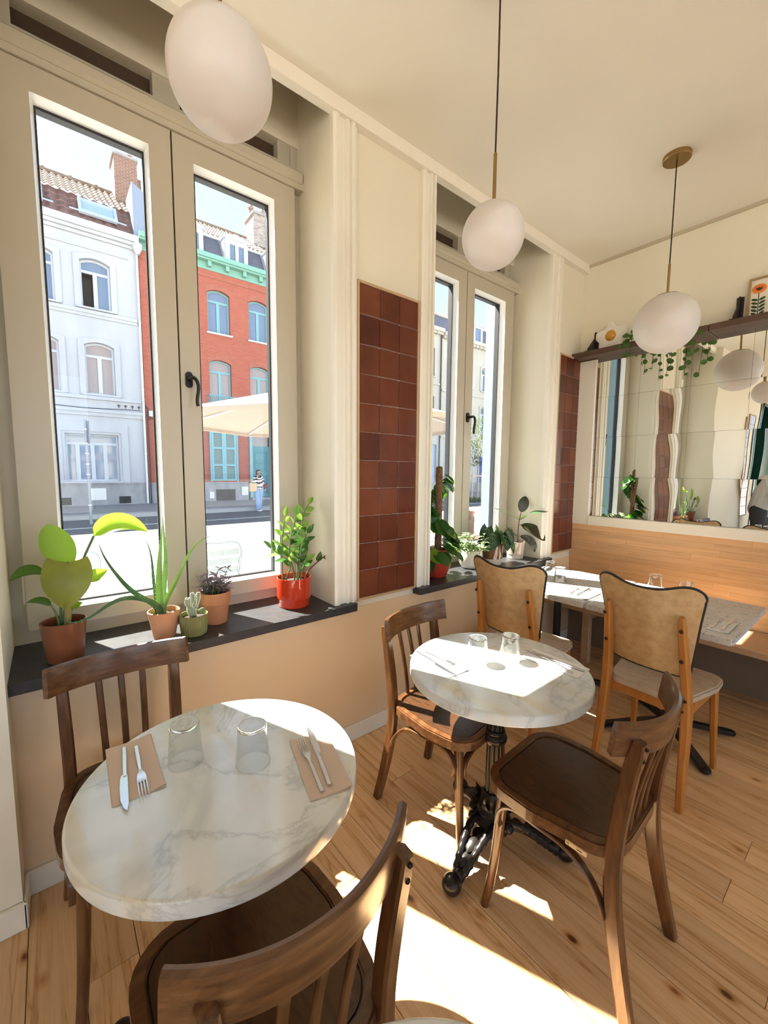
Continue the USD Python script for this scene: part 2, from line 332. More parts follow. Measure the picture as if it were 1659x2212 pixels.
# ------------------------------------------------------------------ floor
pine = usdkit.material(stage, '/World/Looks/pine_floor', {
    'g': ('geometry', {}), 'oi': ('object_info', {}), 'sc': ('vector_math', {'math_type': 'scale', 'vector1': (7., 31., 3.)}),
    'off': ('vector_math', {'math_type': 'add'}), 'm': ('mapping', {'scale': (9., .55, 9.)}),
    'n': ('noise_texture', {'scale': 2.2, 'detail': 4.0, 'roughness': .55, 'distortion': .7}),
    'w': ('math', {'math_type': 'multiply', 'value2': 7.0}), 'fr': ('math', {'math_type': 'pingpong', 'value2': 1.0}),
    'r': ('rgb_ramp', {'ramp': [(0, (.52, .28, .115)), (.14, (.68, .41, .195)), (.5, (.745, .475, .25)), (1, (.79, .52, .285))]}),
    'mf': ('mapping', {'scale': (160., 4., 160.)}), 'nf': ('noise_texture', {'scale': 1.0, 'detail': 3.0}), 'rf': ('rgb_ramp', {'ramp': [(.3, (.90, .87, .84)), (.65, (1, 1, 1))]}),
    'mul': ('mix', {'mix_type': 'multiply', 'fac': .8}),
    'mk': ('mapping', {'scale': (6.6, 3.6, 6.6)}), 'v': ('voronoi_texture', {'scale': 1.0, 'feature': 'f1', 'randomness': 1.0}),
    'rk': ('rgb_ramp', {'ramp': [(0, (.07, .03, .012)), (.045, (.16, .08, .035)), (.062, (.50, .32, .18)), (.085, (.82, .68, .52)), (.15, (1, 1, 1)), (1, (1, 1, 1))]}),
    'mul2': ('mix', {'mix_type': 'multiply', 'fac': 1.0}),
    'mr': ('map_range', {'to_min': .88, 'to_max': 1.12}), 'h': ('hsv', {'hue': .5, 'saturation': 1.0}),
    'b': ('bump', {'strength': .12, 'distance': .002}), 'p': ('principled_bsdf', {'roughness': .42})},
    [('g.position', 'off.vector1'), ('oi.random', 'sc.scale'), ('sc.vector', 'off.vector2'), ('off.vector', 'm.vector'), ('m.vector', 'n.vector'),
     ('n.fac', 'w.value1'), ('w.value', 'fr.value1'), ('fr.value', 'r.fac'), ('off.vector', 'mf.vector'), ('mf.vector', 'nf.vector'), ('nf.fac', 'rf.fac'),
     ('r.color', 'mul.color1'), ('rf.color', 'mul.color2'), ('off.vector', 'mk.vector'), ('mk.vector', 'v.vector'), ('v.distance', 'rk.fac'),
     ('mul.color', 'mul2.color1'), ('rk.color', 'mul2.color2'), ('oi.random', 'mr.value'), ('mr.result', 'h.value'), ('mul2.color', 'h.color'),
     ('h.color', 'p.base_color'), ('nf.fac', 'b.height'), ('b.normal', 'p.normal')], surface='p.BSDF')
floor = setting_x('floor', 'pine plank floor running away from the windows')
obj('subfloor', box(XL - .3, XM + .3, YB - .3, YO, -.09, -.022), M('subfloor', (.06, .035, .02), .8), floor, smooth=False)
PW = .138; k = 0; x = -2.2
obj('floor_board_field', box(XL, -2.2, YB, YW, -.022, 0), pine, floor, smooth=False)
while x < XM:
    r_ = random.Random(100 + k); cuts = [YB] + sorted(c for c in (r_.uniform(-2.4, -1.2), r_.uniform(-.5, .5), r_.uniform(.9, 1.6)) ) + [YW]
    x1 = min(x + PW, XM)
    for c0, c1 in zip(cuts, cuts[1:]):
        dz = r_.uniform(-.0006, .0006)
        obj('floor_plank', rbox(x + .0009, x1 - .0009, c0 + .0006, c1 - .0006, -.022, dz, .0016), pine, floor, smooth=False)
    x += PW; k += 1
# ------------------------------------------------------------------ street
G = -.07
asphalt = MN('asphalt', [(.35, (.16, .16, .165)), (.7, (.21, .21, .215))], nscale=30, rough=.9, world=True)
paving = MN('paving', [(.35, (.30, .285, .265)), (.7, (.36, .345, .325))], nscale=6, rough=.9, world=True)
setting('road', box(-60, 80, 9.0, 16.3, G - .3, G), asphalt, 'grey asphalt road', smooth=False)
setting('pavement', join([box(-60, 80, YO, 9.0, G - .3, G + .005), box(-60, 80, -40, YB - .3, G - .3, G)]), paving, 'pale paved terrace in front of the cafe', smooth=False)
setting('pavement', join([box(-60, 80, 16.5, 20.6, G - .3, .09)]), M('far_paving', (.34, .33, .33), .9, (5, .1)), 'grey pavement across the street', smooth=False)
setting('kerb', box(-60, 80, 16.3, 16.5, G - .3, .07), M('kerbstone', (.42, .41, .40), .85), 'stone kerb across the street', smooth=False)
setting('ground', box(-120, 140, -90, 120, -.8, -.37), paving, 'ground beyond the street', smooth=False)
line = M('road_line', (.75, .75, .72), .7)
tag_ = setting('road_marking', join([box(-60, 80, 13.9, 14.02, G, G + .004)]), line, 'white line along the road', smooth=False)

# ------------------------------------------------------------------ houses across the street
FY = 20.5
white_wall = MN('white_facade', [(.25, (.40, .405, .425)), (.7, (.48, .485, .505))], scale=(1, 1, .25), nscale=1.5, rough=.8, bump=.05, world=True)
cream_wall = MN('cream_facade', [(.25, (.42, .385, .325)), (.7, (.50, .465, .40))], scale=(1, 1, .25), nscale=1.5, rough=.8, bump=.05, world=True)
plinth_st = MN('plinth_stone', [(.3, (.24, .23, .235)), (.7, (.36, .35, .35))], scale=(1, 1, .5), nscale=2.5, rough=.85, world=True)
def brick_mat(name, c1, c2, mortar, scale=1.0):
    return usdkit.material(stage, f'/World/Looks/{name}', {'g': ('geometry', {}), 'm': ('mapping', {'rotation': (PI / 2, 0, 0)}),
        'b': ('brick_texture', {'color1': c1, 'color2': c2, 'mortar': mortar, 'scale': scale, 'brick_width': .23, 'row_height': .075, 'mortar_size': .008}),
        'p': ('principled_bsdf', {'roughness': .85})}, [('g.position', 'm.vector'), ('m.vector', 'b.vector'), ('b.color', 'p.base_color')], surface='p.BSDF')
red_brick = brick_mat('red_brick', (.40, .105, .062), (.345, .085, .052), (.37, .14, .10))
brown_brick = brick_mat('brown_brick', (.20, .09, .058), (.26, .125, .08), (.36, .31, .27))
teal = M('teal_paint', (.20, .40, .42), .5); green_c = M('green_cornice', (.20, .40, .32), .6); teal_dark = M('teal_door_paint', (.10, .28, .31), .4)
white_frame = M('house_window_white', (.52, .545, .59), .5); zinc = M('zinc', (.42, .47, .56), .5); lead = M('lead_flashing', (.24, .28, .36), .6)
tile_roof = MN('pantiles', [(.3, (.20, .13, .085)), (.7, (.30, .215, .15))], nscale=4, rough=.8, world=True)
tile_brown = MN('brown_tiles', [(.3, (.16, .085, .075)), (.7, (.26, .15, .13))], nscale=5, rough=.8, world=True)
slate_roof = MN('slate_roof', [(.3, (.10, .10, .125)), (.7, (.17, .17, .20))], scale=(1, 1, 4), nscale=6, rough=.6, world=True)
house_glass = M('house_glass', (.16, .21, .30), .06, None, specular_ior_level=.9)
house_glass_reflection = M('house_glass_reflection', (.34, .27, .25), .08, None, specular_ior_level=.8)  # pinkish reflection of the near houses painted into the pane colour
dark_room = M('dark_room', (.07, .06, .055), .8)
grille = M('grille', (.05, .05, .055), .6)

def arch_poly(x0, x1, z0, z1, rise):
    pts = [(x0, z0), (x1, z0)]
    for i in range(9):
        t = i / 8; pts.append((x1 + (x0 - x1) * t, z1 - rise + rise * (1 - (2 * t - 1) ** 2)))
    return sg.Polygon(pts)
def house_window(h, x0, x1, z0, z1, frame_m, rise=.14, trans=.26, y=FY, glass=None, mullions=(.5,), depth=.16, open_left=False):
    """window frame with its panes, set back from the facade"""
    o = arch_poly(x0, x1, z0, z1, rise); t = .07; yy = y + depth
    zt = z1 - (z1 - z0) * trans
    cut = arch_poly(x0 + t, x1 - t, zt + .05, z1 - t, rise * .9); panes = [cut]
    xs = [x0] + [x0 + (x1 - x0) * q for q in mullions] + [x1]
    for a, b in zip(xs, xs[1:]): panes.append(R(a + t, b - t, z0 + t, zt - .05))
    f = o
    for p in panes: f = f.difference(p)
    w = obj('window', wall_prism(f, yy, yy + .07), frame_m, h, smooth=False)
    g = glass or house_glass
    for k, p in enumerate(panes):
        obj('pane', wall_prism(p.buffer(.01), yy + (.04 if not (open_left and k == 1) else .5), yy + (.055 if not (open_left and k == 1) else .52)), dark_room if open_left and k == 1 else g, w, smooth=False)  # open sash gets a dark sheet standing for the unlit room, not glass
    return o
def sill_band(x0, x1, z, d=.14, h=.1, y=FY): return box(x0, x1, y - d, y + .05, z - h, z)

# --- white house
hs = thing('house', 'white rendered house with pantiled roof and brown chimney, left of the red brick house', 'house')
X0, X1 = -5.2, 3.36
cols = [(1.39, 2.38), (-.36, .60), (-2.1, -1.14), (-3.85, -2.89)]
holes = []
for i, (a, b) in enumerate(cols):
    holes.append(house_window(hs, a, b, 7.86, 9.72, white_frame, open_left=(i == 0))); holes.append(house_window(hs, a, b, 4.54, 6.56, white_frame, glass=house_glass_reflection))
gw = [(.60, 2.37), (-3.2, -1.4)]
for a, b in gw: holes.append(house_window(hs, a, b, 1.07, 2.95, white_frame, rise=0, trans=.2, mullions=(.22, .5, .74)))
fac = R(X0, X1, .98, 10.6)
for o in holes: fac = fac.difference(o)
obj('wall', join([wall_prism(fac, FY, FY + .3), box(X0, X1, FY + .3, FY + 9, 10.4, 10.6), box(X0, X0 + .2, FY + .3, FY + 9, 0, 10.5), box(X1 - .2, X1, FY + .3, FY + 9, 0, 10.5), box(X0, X1, FY + 1.2, FY + 1.3, .98, 10.4)]), white_wall, hs, smooth=False)
surr = []
for a, b in cols:
    for z0, z1 in ((7.86, 9.72), (4.54, 6.56)):
        o = arch_poly(a - .2, b + .2, z0 - .05, z1 + .18, .14).difference(arch_poly(a, b, z0 - .1, z1, .14)); surr += [wall_prism(o, FY - .05, FY + .02), sill_band(a - .15, b + .15, z0, .1, .07)]
for a, b in gw:
    surr += [wall_prism(R(a - .35, b + .35, 1.0, 3.4).difference(R(a - .1, b + .1, .9, 3.05)), FY - .06, FY + .02), wall_prism(R(a - .1, b + .1, 1.0, 3.05).difference(R(a, b, .9, 2.95)), FY - .03, FY + .02), sill_band(a - .1, b + .1, 1.07, .12, .07)]
obj('window_surround', join(surr), white_wall, hs, smooth=False)
obj('string_course', join([box(X0, X1 - .1, FY - .09, FY + .02, 7.62, 7.75), box(X0, X1 - .1, FY - .05, FY + .02, 7.50, 7.62), box(X0, X1 - .1, FY - .09, FY + .02, 4.33, 4.46), box(X0, X1 - .05, FY - .12, FY + .02, 3.82, 3.95), box(X0, X1 - .05, FY - .07, FY + .02, 3.68, 3.82)]), white_wall, hs, smooth=False)
obj('cornice', join([box(X0, X1 + .05, FY - .30, FY + .4, 10.72, 10.98), box(X0, X1, FY - .22, FY + .02, 10.6, 10.72), box(X0, X1, FY - .10, FY + .02, 10.48, 10.6), box(X0, X1 - .3, FY - .05, FY + .02, 10.05, 10.11)]), white_wall, hs, smooth=False)
obj('plinth', join([box(X0, X1, FY - .05, FY + .3, 0, .94), box(X0, X1, FY - .08, FY + .02, .94, 1.0)]), plinth_st, hs, smooth=False)
obj('plinth_panel', rbox(1.31, 1.85, FY - .07, FY, .30, .79, .01), M('pale_panel', (.72, .69, .66), .8), hs, smooth=False)
for a, b in ((.28, .69), (2.29, 2.72), (-2.4, -2.0)):
    v = obj('vent', box(a, b, FY - .052, FY - .04, .14, .43), M('vent_dark', (.03, .03, .03), .9) if a == .28 else '/World/Looks/vent_dark', hs, smooth=False)
    obj('grille', join([box(a + (b - a) * i / 8 - .008, a + (b - a) * i / 8 + .008, FY - .065, FY - .05, .14, .43) for i in range(1, 8)]), grille, v, smooth=False)
obj('downpipe', join([tube([(3.34, FY - .1, .1), (3.34, FY - .1, 10.4)], .045, 8)] + [tube([(3.34, FY - .1, z), (3.34, FY - .1, z + .04)], .056, 8) for z in (1.1, 2.2, 3.4, 4.9, 7.6)]), M('downpipe_white', (.66, .66, .68), .5), hs)
obj('rain_hopper', join([lathe([(0, 0), (.07, 0), (.18, .22), (.2, .4), (0, .4)], 12)]).apply_translation((3.36, FY - .16, 10.3)) , M('hopper', (.45, .44, .44), .6), hs)
def mansard(h, x0, x1, z0, z1, d0, d1, mat, name='mansard_roof'):
    """steep lower roof slope"""
    V = [(x0, FY + d0, z0), (x1, FY + d0, z0), (x1, FY + d1, z1), (x0, FY + d1, z1), (x0, FY + d1 + .3, z0), (x1, FY + d1 + .3, z0)]
    return trimesh.Trimesh(V, [[0, 1, 2], [0, 2, 3], [0, 3, 4], [1, 5, 2], [3, 2, 5], [3, 5, 4], [0, 4, 5], [0, 5, 1]], process=False)
def corrugated(x0, x1, y0, z0, y1, z1, pitch=.24, amp=.035, rows=7):
    """pantiled slope as real relief: waves across, steps down the slope"""
    n = int((x1 - x0) / pitch) * 6; V, F = [], []
    L = math.hypot(y1 - y0, z1 - z0); ny, nz = -(z1 - z0) / L, (y1 - y0) / L
    m = rows * 2
    for j in range(m + 1):
        t = (j // 2 + (j % 2) * .96) / rows if j < m else 1; lift = .035 if j % 2 == 0 else .0
        for i in range(n + 1):
            x = x0 + (x1 - x0) * i / n; a = amp * (math.sin(2 * PI * (x - x0) / pitch) + .35 * math.sin(4 * PI * (x - x0) / pitch)) + lift
            V.append((x, y0 + (y1 - y0) * t + ny * a, z0 + (z1 - z0) * t + nz * a))
    for j in range(m):
        for i in range(n):
            q = j * (n + 1) + i; F += [[q, q + 1, q + n + 2], [q, q + n + 2, q + n + 1]]
    return trimesh.Trimesh(V, F, process=False)
obj('roof_tiles', corrugated(X0, X1 + .05, FY + .85, 12.33, FY + 3.6, 14.3), tile_roof, hs, smooth=40, kind='stuff')
obj('roof_tiles', corrugated(X0, X1, FY + .1, 11.0, FY + .95, 12.36, pitch=.36, amp=.03, rows=5), tile_brown, hs, smooth=40, kind='stuff')
obj('roof', join([box(X0, X1, FY + 1.0, FY + 9, 10.6, 11.0)]), tile_brown, hs, smooth=False)
obj('ridge', join([tube([(X0, FY + 3.62, 14.34), (X1, FY + 3.62, 14.34)], .09, 8)] + [tube([(X0 + k * .95, FY + 3.62, 14.34), (X0 + k * .95 + .12, FY + 3.62, 14.36)], .12, 8) for k in range(9)]), tile_roof, hs)
for a, b in ((1.5, 2.78), (-.95, .42)):
    cs = math.atan2(1.36, .85)
    def onroof(m): return mv(rot(m, cs - PI / 2, (1, 0, 0)), (0, FY + .33, 11.5))
    v = obj('skylight', onroof(join([ring(a, b, -.05, .72, (a + .1, b - .1, .03, .62), -.14, .02), box(a - .3, b + .3, -.12, -.1, -.12, -.05)])), zinc, hs, smooth=False)
    obj('pane', onroof(box(a + .09, b - .09, -.09, -.07, .0, .64)), M('skylight_glass', (.32, .42, .52), .05, None, specular_ior_level=.9) if a > 1 else '/World/Looks/skylight_glass', v, smooth=False)
ch = obj('chimney', join([box(3.05, 3.95, FY + 2.6, FY + 3.8, 13.0, 15.55), box(3.75, 4.15, FY + 2.9, FY + 3.5, 13.5, 15.0)]), brown_brick, hs, smooth=False)
obj('chimney_cap', join([box(3.0, 4.0, FY + 2.55, FY + 3.85, 15.55, 15.65)]), plinth_st, ch, smooth=False)
obj('chimney_pot', join([mv(lathe([(0, 0), (.13, 0), (.11, .3), (.14, .34), (0, .34)], 10), (3.75, FY + 3.1, 15.65))]), brown_brick, ch)
obj('flashing', join([wall_prism(sg.Polygon([(3.3, 11.0), (3.95, 11.0), (3.75, 12.9), (3.3, 13.2)]), FY + .05, FY + 1.6)]), lead, hs, smooth=False)
for k in range(4):
    obj('wall_anchor', join([tube([(2.45 + k * .24, FY - .03, 4.08), (2.45 + k * .24, FY - .03, 4.22)], .014, 6), tube([(2.39 + k * .24, FY - .03, 4.17), (2.51 + k * .24, FY - .03, 4.17)], .014, 6)]), grille, hs)
obj('facade_cable', join([tube([(X0 + t * 1.0, FY - .13, 3.99 + .03 * math.sin(t * 1.7)) for t in np.linspace(0, 8.4, 40)], .014, 5)]), grille, hs)

# --- red brick house
hr = thing('house', 'red brick house with teal windows, green cornice and slate mansard', 'house')
X0, X1 = 3.42, 11.2
cols = [(4.2, 5.2), (6.11, 7.12), (8.03, 9.02), (9.9, 10.8)]
holes = []
for a, b in cols:
    holes.append(house_window(hr, a, b, 7.88, 9.82, teal)); holes.append(house_window(hr, a, b, 4.0, 6.68, teal, glass=house_glass_reflection, trans=.2))
fac = R(X0, X1, .96, 10.75)
door = R(8.02, 9.08, .2, 3.36)
for o in holes + [door]: fac = fac.difference(o)
obj('wall', join([wall_prism(fac, FY, FY + .35), box(X0, X1, FY + .3, FY + 9, 10.4, 10.6), box(X0, X0 + .2, FY + .3, FY + 9, 0, 10.5), box(X1 - .2, X1, FY + .3, FY + 9, 0, 10.5), box(X0, X1, FY + 1.4, FY + 1.5, 0, 10.4)]), red_brick, hr, smooth=False)
arches = []
for a, b in cols:
    for z1 in (9.82, 6.68): arches.append(wall_prism(arch_poly(a - .06, b + .06, z1 - .2, z1 + .24, .16).difference(arch_poly(a, b, z1 - .5, z1, .14)), FY - .015, FY + .02))
obj('brick_arch', join(arches + [box(X0, X1, FY - .04, FY + .02, 10.28, 10.36)]), brick_mat('brick_arch', (.38, .11, .068), (.33, .09, .055), (.40, .17, .12)), hr, smooth=False)
obj('window_sill', join([sill_band(a - .08, b + .08, z, .12, .07) for a, b in cols for z in (7.88, 4.0)]), M('pale_sill', (.62, .60, .57), .7), hr, smooth=False)
obj('cornice', join([box(X0, X1, FY - .38, FY + .3, 11.0, 11.2), box(X0, X1, FY - .30, FY + .02, 10.92, 11.0), box(X0, X1, FY - .04, FY + .02, 10.6, 10.92)]), green_c, hr, smooth=False)
for k in range(10): obj('cornice_bracket', box(X0 + .3 + k * .80, X0 + .46 + k * .80, FY - .24, FY, 10.7, 10.92), green_c, hr, smooth=False)
obj('mansard_roof', mansard(hr, X0 + .3, X1, 11.2, 12.5, .1, .85, slate_roof), slate_roof, hr, smooth=False)
obj('fascia_board', box(X0 + .3, X1, FY + .72, FY + 1.0, 12.42, 12.53), white_frame, hr, smooth=False)
obj('roof_tiles', corrugated(X0 + .3, X1, FY + .75, 12.55, FY + 3.5, 14.4, pitch=.22, amp=.035, rows=10), tile_roof, hr, smooth=40, kind='stuff')
obj('ridge', tube([(X0 + .3, FY + 3.5, 14.45), (X1, FY + 3.5, 14.45)], .09, 8), tile_roof, hr)
for a, b in ((4.95, 6.0), (7.0, 8.05), (9.05, 10.1)):
    d = obj('dormer', join([wall_prism(sg.Polygon([(a, 11.2), (b, 11.2), (b, 12.32), ((a + b) / 2, 12.5), (a, 12.32)]).difference(R(a + .22, a + .48, 11.3, 12.1)).difference(R(b - .42, b - .16, 11.3, 12.1)), FY + .05, FY + .14),
                          box(a - .05, a + .05, FY + .1, FY + 1.2, 11.2, 12.32), box(b - .05, b + .05, FY + .1, FY + 1.2, 11.2, 12.32), wall_prism(sg.Polygon([(a - .08, 12.3), (b + .08, 12.3), (b + .08, 12.4), ((a + b) / 2, 12.58), (a - .08, 12.4)]), FY + .0, FY + 1.6)]), white_frame, hr, smooth=False)
    for q0, q1 in ((a + .2, a + .5), (b - .44, b - .14)): obj('pane', box(q0, q1, FY + .12, FY + .135, 11.28, 12.12), house_glass, d, smooth=False)
ch = obj('chimney', box(9.35, 10.35, FY + 2.4, FY + 3.6, 13.4, 15.3), brick_mat('pale_brick', (.42, .36, .31), (.24, .18, .15), (.45, .42, .38)), hr, smooth=False)
obj('chimney_cap', box(9.3, 10.42, FY + 2.3, FY + 3.7, 15.3, 15.42), plinth_st, ch, smooth=False)
for cx in (9.45, 10.1): obj('chimney_pot', mv(lathe([(0, 0), (.14, 0), (.10, .38), (.17, .42), (.05, .62), (0, .66)], 10), (cx, FY + 3.0, 15.42)), brown_brick, ch)
obj('flashing', wall_prism(sg.Polygon([(9.0, 13.2), (10.6, 13.6), (10.9, 12.2), (10.6, 12.2), (10.0, 13.0)]), FY + 2.2, FY + 2.32), lead, hr, smooth=False)
obj('plinth', join([box(X0, 8.02 - .2, FY - .05, FY + .3, 0, .93), box(9.2, X1, FY - .05, FY + .3, 0, .93), box(X0, 7.8, FY - .08, FY + .02, .93, .99), box(9.25, X1, FY - .08, FY + .02, .93, .99), box(7.9, 9.2, FY - .3, FY + .3, 0, .2)]), plinth_st, hr, smooth=False)
v = obj('vent', box(6.24, 7.13, FY - .055, FY - .04, .1, .64), '/World/Looks/vent_dark', hr, smooth=False)
obj('grille', join([box(6.24 + .89 * i / 16 - .01, 6.24 + .89 * i / 16 + .01, FY - .07, FY - .05, .1, .64) for i in range(17)]), grille, v, smooth=False)
for a, b, z0, z1 in ((5.93, 6.14, .22, .54), (7.46, 7.78, .33, .76)): obj('plinth_panel', rbox(a, b, FY - .07, FY - .04, z0, z1, .008), '/World/Looks/pale_panel', hr, smooth=False)
# shutters
for a, b in ((6.08, 6.66), (6.66, 7.24)):
    zs = [(1.12, 1.75), (1.85, 2.55), (2.65, 3.3)]
    f = R(a, b, 1.06, 3.38)
    for z0, z1 in zs: f = f.difference(R(a + .1, b - .1, z0, z1))
    s = obj('shutter', wall_prism(f, FY - .06, FY - .01), teal, hr, smooth=False)
    obj('louvre', join([mv(rot(box(a + .09, b - .09, -.02, .02, -.004, .004), .7, (1, 0, 0)), (0, FY - .03, z0 + .04 * (i + .5))) for z0, z1 in zs for i in range(int((z1 - z0) / .04))]), M('louvre_paint', (.36, .55, .53), .6) if a < 6.5 else '/World/Looks/louvre_paint', s, smooth=False)
obj('shutter_frame', wall_prism(R(6.0, 7.32, 1.0, 3.47).difference(R(6.07, 7.25, .9, 3.4)), FY - .07, FY + .02), teal, hr, smooth=False)
# door
obj('door_frame', wall_prism(R(7.9, 9.22, .2, 3.48).difference(R(8.04, 9.06, .1, 3.36)), FY - .08, FY + .3), teal, hr, smooth=False)
df = R(8.04, 9.06, .2, 2.68)
for q in (R(8.2, 8.9, 1.5, 2.5), R(8.2, 8.9, .4, 1.3)): df = df.difference(q)
dd = obj('door', join([wall_prism(df, FY + .22, FY + .28), box(8.04, 9.06, FY + .2, FY + .29, 2.62, 2.78), rbox(8.28, 8.82, FY + .235, FY + .27, 1.58, 2.42, .02), rbox(8.28, 8.82, FY + .235, FY + .27, .48, 1.22, .02), box(8.1, 9.0, FY + .26, FY + .28, .3, 2.6), mv(sphere((0, 0, 0), 1, 2, (.22, .02, .09)), (8.55, FY + .22, 2.0))]), teal_dark, hr)
obj('pane', box(8.1, 9.0, FY + .25, FY + .27, 2.78, 3.3), house_glass_reflection, dd, smooth=False)
# little balcony rail
bl = [box(6.0, 7.22, FY - .22, FY - .19, 4.98, 5.03), box(6.0, 7.22, FY - .22, FY - .19, 4.34, 4.37)] + [box(6.0 + 1.2 * i / 14 - .008, 6.0 + 1.2 * i / 14 + .008, FY - .215, FY - .195, 4.36, 5.0) for i in range(15)] + [box(x, x + .03, FY - .2, FY, 4.98, 5.03) for x in (6.0, 7.19)]
bl += [mv(rot(trimesh.creation.torus(.1, .012, 12, 5), PI / 2, (1, 0, 0)), (6.12 + .2 * i, FY - .205, 4.68)) for i in range(6)]
obj('balcony_rail', join(bl), teal_dark, hr, smooth=False)
obj('facade_cable', join([tube([(3.5 + t, FY - .06, z + .05 * math.sin(t * 1.3)) for t in np.linspace(0, 7.5, 30)], .014, 5) for z in (3.72, 3.82)]), grille, hr)
obj('meter_box', box(3.52, 3.75, FY - .16, FY, 3.82, 4.06), white_frame, hr, smooth=False)
obj('conduit', join([tube(list(spline([(3.36, FY - .1, 4.3), (3.44, FY - .1, 4.22), (3.50, FY - .1, 4.0), (3.47, FY - .1, 3.5)], 12)) + [(3.48, FY - .1, 2), (3.48, FY - .1, .1)], .025, 6)]), grille, hr)

# --- two cream houses further right, and a plain one between
def cream_house(label, X0, X1, cols, floors, top, plinth_z, wall_m, roof, doors=()):
    h = thing('house', label, 'house'); holes = []
    for a, b in cols:
        for z0, z1 in floors: holes.append(house_window(h, a, b, z0, z1, white_frame, rise=.1))
    fac = R(X0, X1, .0, top)
    for (a, b, z1, m) in doors: holes.append(R(a, b, .1, z1)); obj('door', box(a, b, FY + .15, FY + .22, .1, z1), m, h, smooth=False)
    for o in holes: fac = fac.difference(o)
    obj('wall', join([wall_prism(fac, FY, FY + .3), box(X0, X1, FY + .3, FY + 9, top - .2, top), box(X0, X0 + .2, FY + .3, FY + 9, 0, top), box(X1 - .2, X1, FY + .3, FY + 9, 0, top), box(X0, X1, FY + 1.2, FY + 1.3, 0, top)]), wall_m, h, smooth=False)
    sur = [wall_prism(arch_poly(a - .15, b + .15, z0 - .02, z1 + .15, .1).difference(arch_poly(a, b, z0 - .1, z1, .1)), FY - .05, FY + .02) for a, b in cols for z0, z1 in floors]
    obj('window_surround', join(sur + [sill_band(a - .1, b + .1, z0, .1, .07) for a, b in cols for z0, _ in floors]), wall_m, h, smooth=False)
    obj('cornice', join([box(X0, X1, FY - .32, FY + .3, top + .1, top + .35), box(X0, X1, FY - .2, FY + .02, top - .05, top + .1)] + [box(X0 + .2 + k * .4, X0 + .34 + k * .4, FY - .25, FY, top - .08, top + .1) for k in range(int((X1 - X0 - .2) / .4))] + [box(X0, X1, FY - .07, FY + .02, z - .55, z - .42) for z, _ in floors]), wall_m, h, smooth=False)
    obj('plinth', box(X0, X1, FY - .04, FY + .01, 0, plinth_z), plinth_st, h, smooth=False)
    obj('mansard_roof', mansard(h, X0, X1, top + .35, top + 1.75, .1, .8, slate_roof), slate_roof, h, smooth=False)
    obj('roof_tiles', corrugated(X0, X1, FY + .75, top + 1.75, FY + 3.4, top + 3.2, pitch=.26, rows=8), roof, h, smooth=40, kind='stuff')
    obj('downpipe', tube([(X1 - .1, FY - .08, .1), (X1 - .1, FY - .08, top)], .05, 8), grille, h)
    return h
h1 = cream_house('plain cream house hidden between the red brick house and the houses to the right', 11.3, 16.6, [(12.2, 13.2), (14.4, 15.4)], [(7.6, 9.4), (4.4, 6.3), (1.2, 3.2)], 10.6, .9, cream_wall, tile_roof)
h2 = cream_house('cream house with pale blue door, seen in the farther window left pane', 16.7, 21.55, [(17.6, 18.6), (19.85, 20.87)], [(8.05, 9.98), (5.0, 6.8)], 10.9, .8, cream_wall, tile_roof, [(20.4, 21.25, 3.45, M('pale_blue_door', (.36, .44, .60), .5)), (17.5, 18.4, 3.2, '/World/Looks/pale_blue_door')])
h3 = cream_house('cream house with royal blue door and slate dormer, seen in the farther window right pane', 21.6, 29.5, [(22.3, 23.15), (24.0, 24.85), (25.92, 26.62), (27.6, 28.4)], [(7.7, 9.4), (4.5, 6.5)], 10.75, .8, cream_wall, tile_roof, [(25.75, 26.85, 2.75, M('royal_blue_door', (.035, .05, .30), .4)), (22.3, 23.2, 2.8, '/World/Looks/pale_blue_door')])
d = obj('dormer', join([wall_prism(R(24.9, 25.95, 11.1, 12.35).difference(R(25.1, 25.75, 11.2, 12.15)), FY + .0, FY + .12), box(24.85, 24.95, FY + .05, FY + 1.2, 11.1, 12.35), box(25.9, 26.0, FY + .05, FY + 1.2, 11.1, 12.35), box(24.8, 26.05, FY - .1, FY + 1.4, 12.3, 12.45)]), white_frame, h3, smooth=False)
obj('pane', box(25.1, 25.75, FY + .08, FY + .1, 11.2, 12.15), house_glass, d, smooth=False)
ch = obj('chimney', box(24.8, 25.7, FY + 1.6, FY + 2.6, 12.4, 15.0), brown_brick, h3, smooth=False)
for cx in (25.0, 25.45): obj('chimney_pot', mv(lathe([(0, 0), (.13, 0), (.1, .8), (.14, .84), (0, .84)], 10), (cx, FY + 2.1, 15.0)), brown_brick, ch)
h4 = cream_house('pale house at the far right end of the row', 29.6, 37.0, [(30.5, 31.4), (32.6, 33.5), (34.8, 35.7)], [(7.6, 9.4), (4.4, 6.3), (1.2, 3.2)], 10.6, .9, white_wall, tile_roof)
h5 = cream_house('pale house at the far left end of the row', -13.0, -5.3, [(-12, -11), (-9.6, -8.6), (-7.2, -6.2)], [(7.6, 9.4), (4.4, 6.3), (1.2, 3.2)], 10.6, .9, cream_wall, tile_roof)
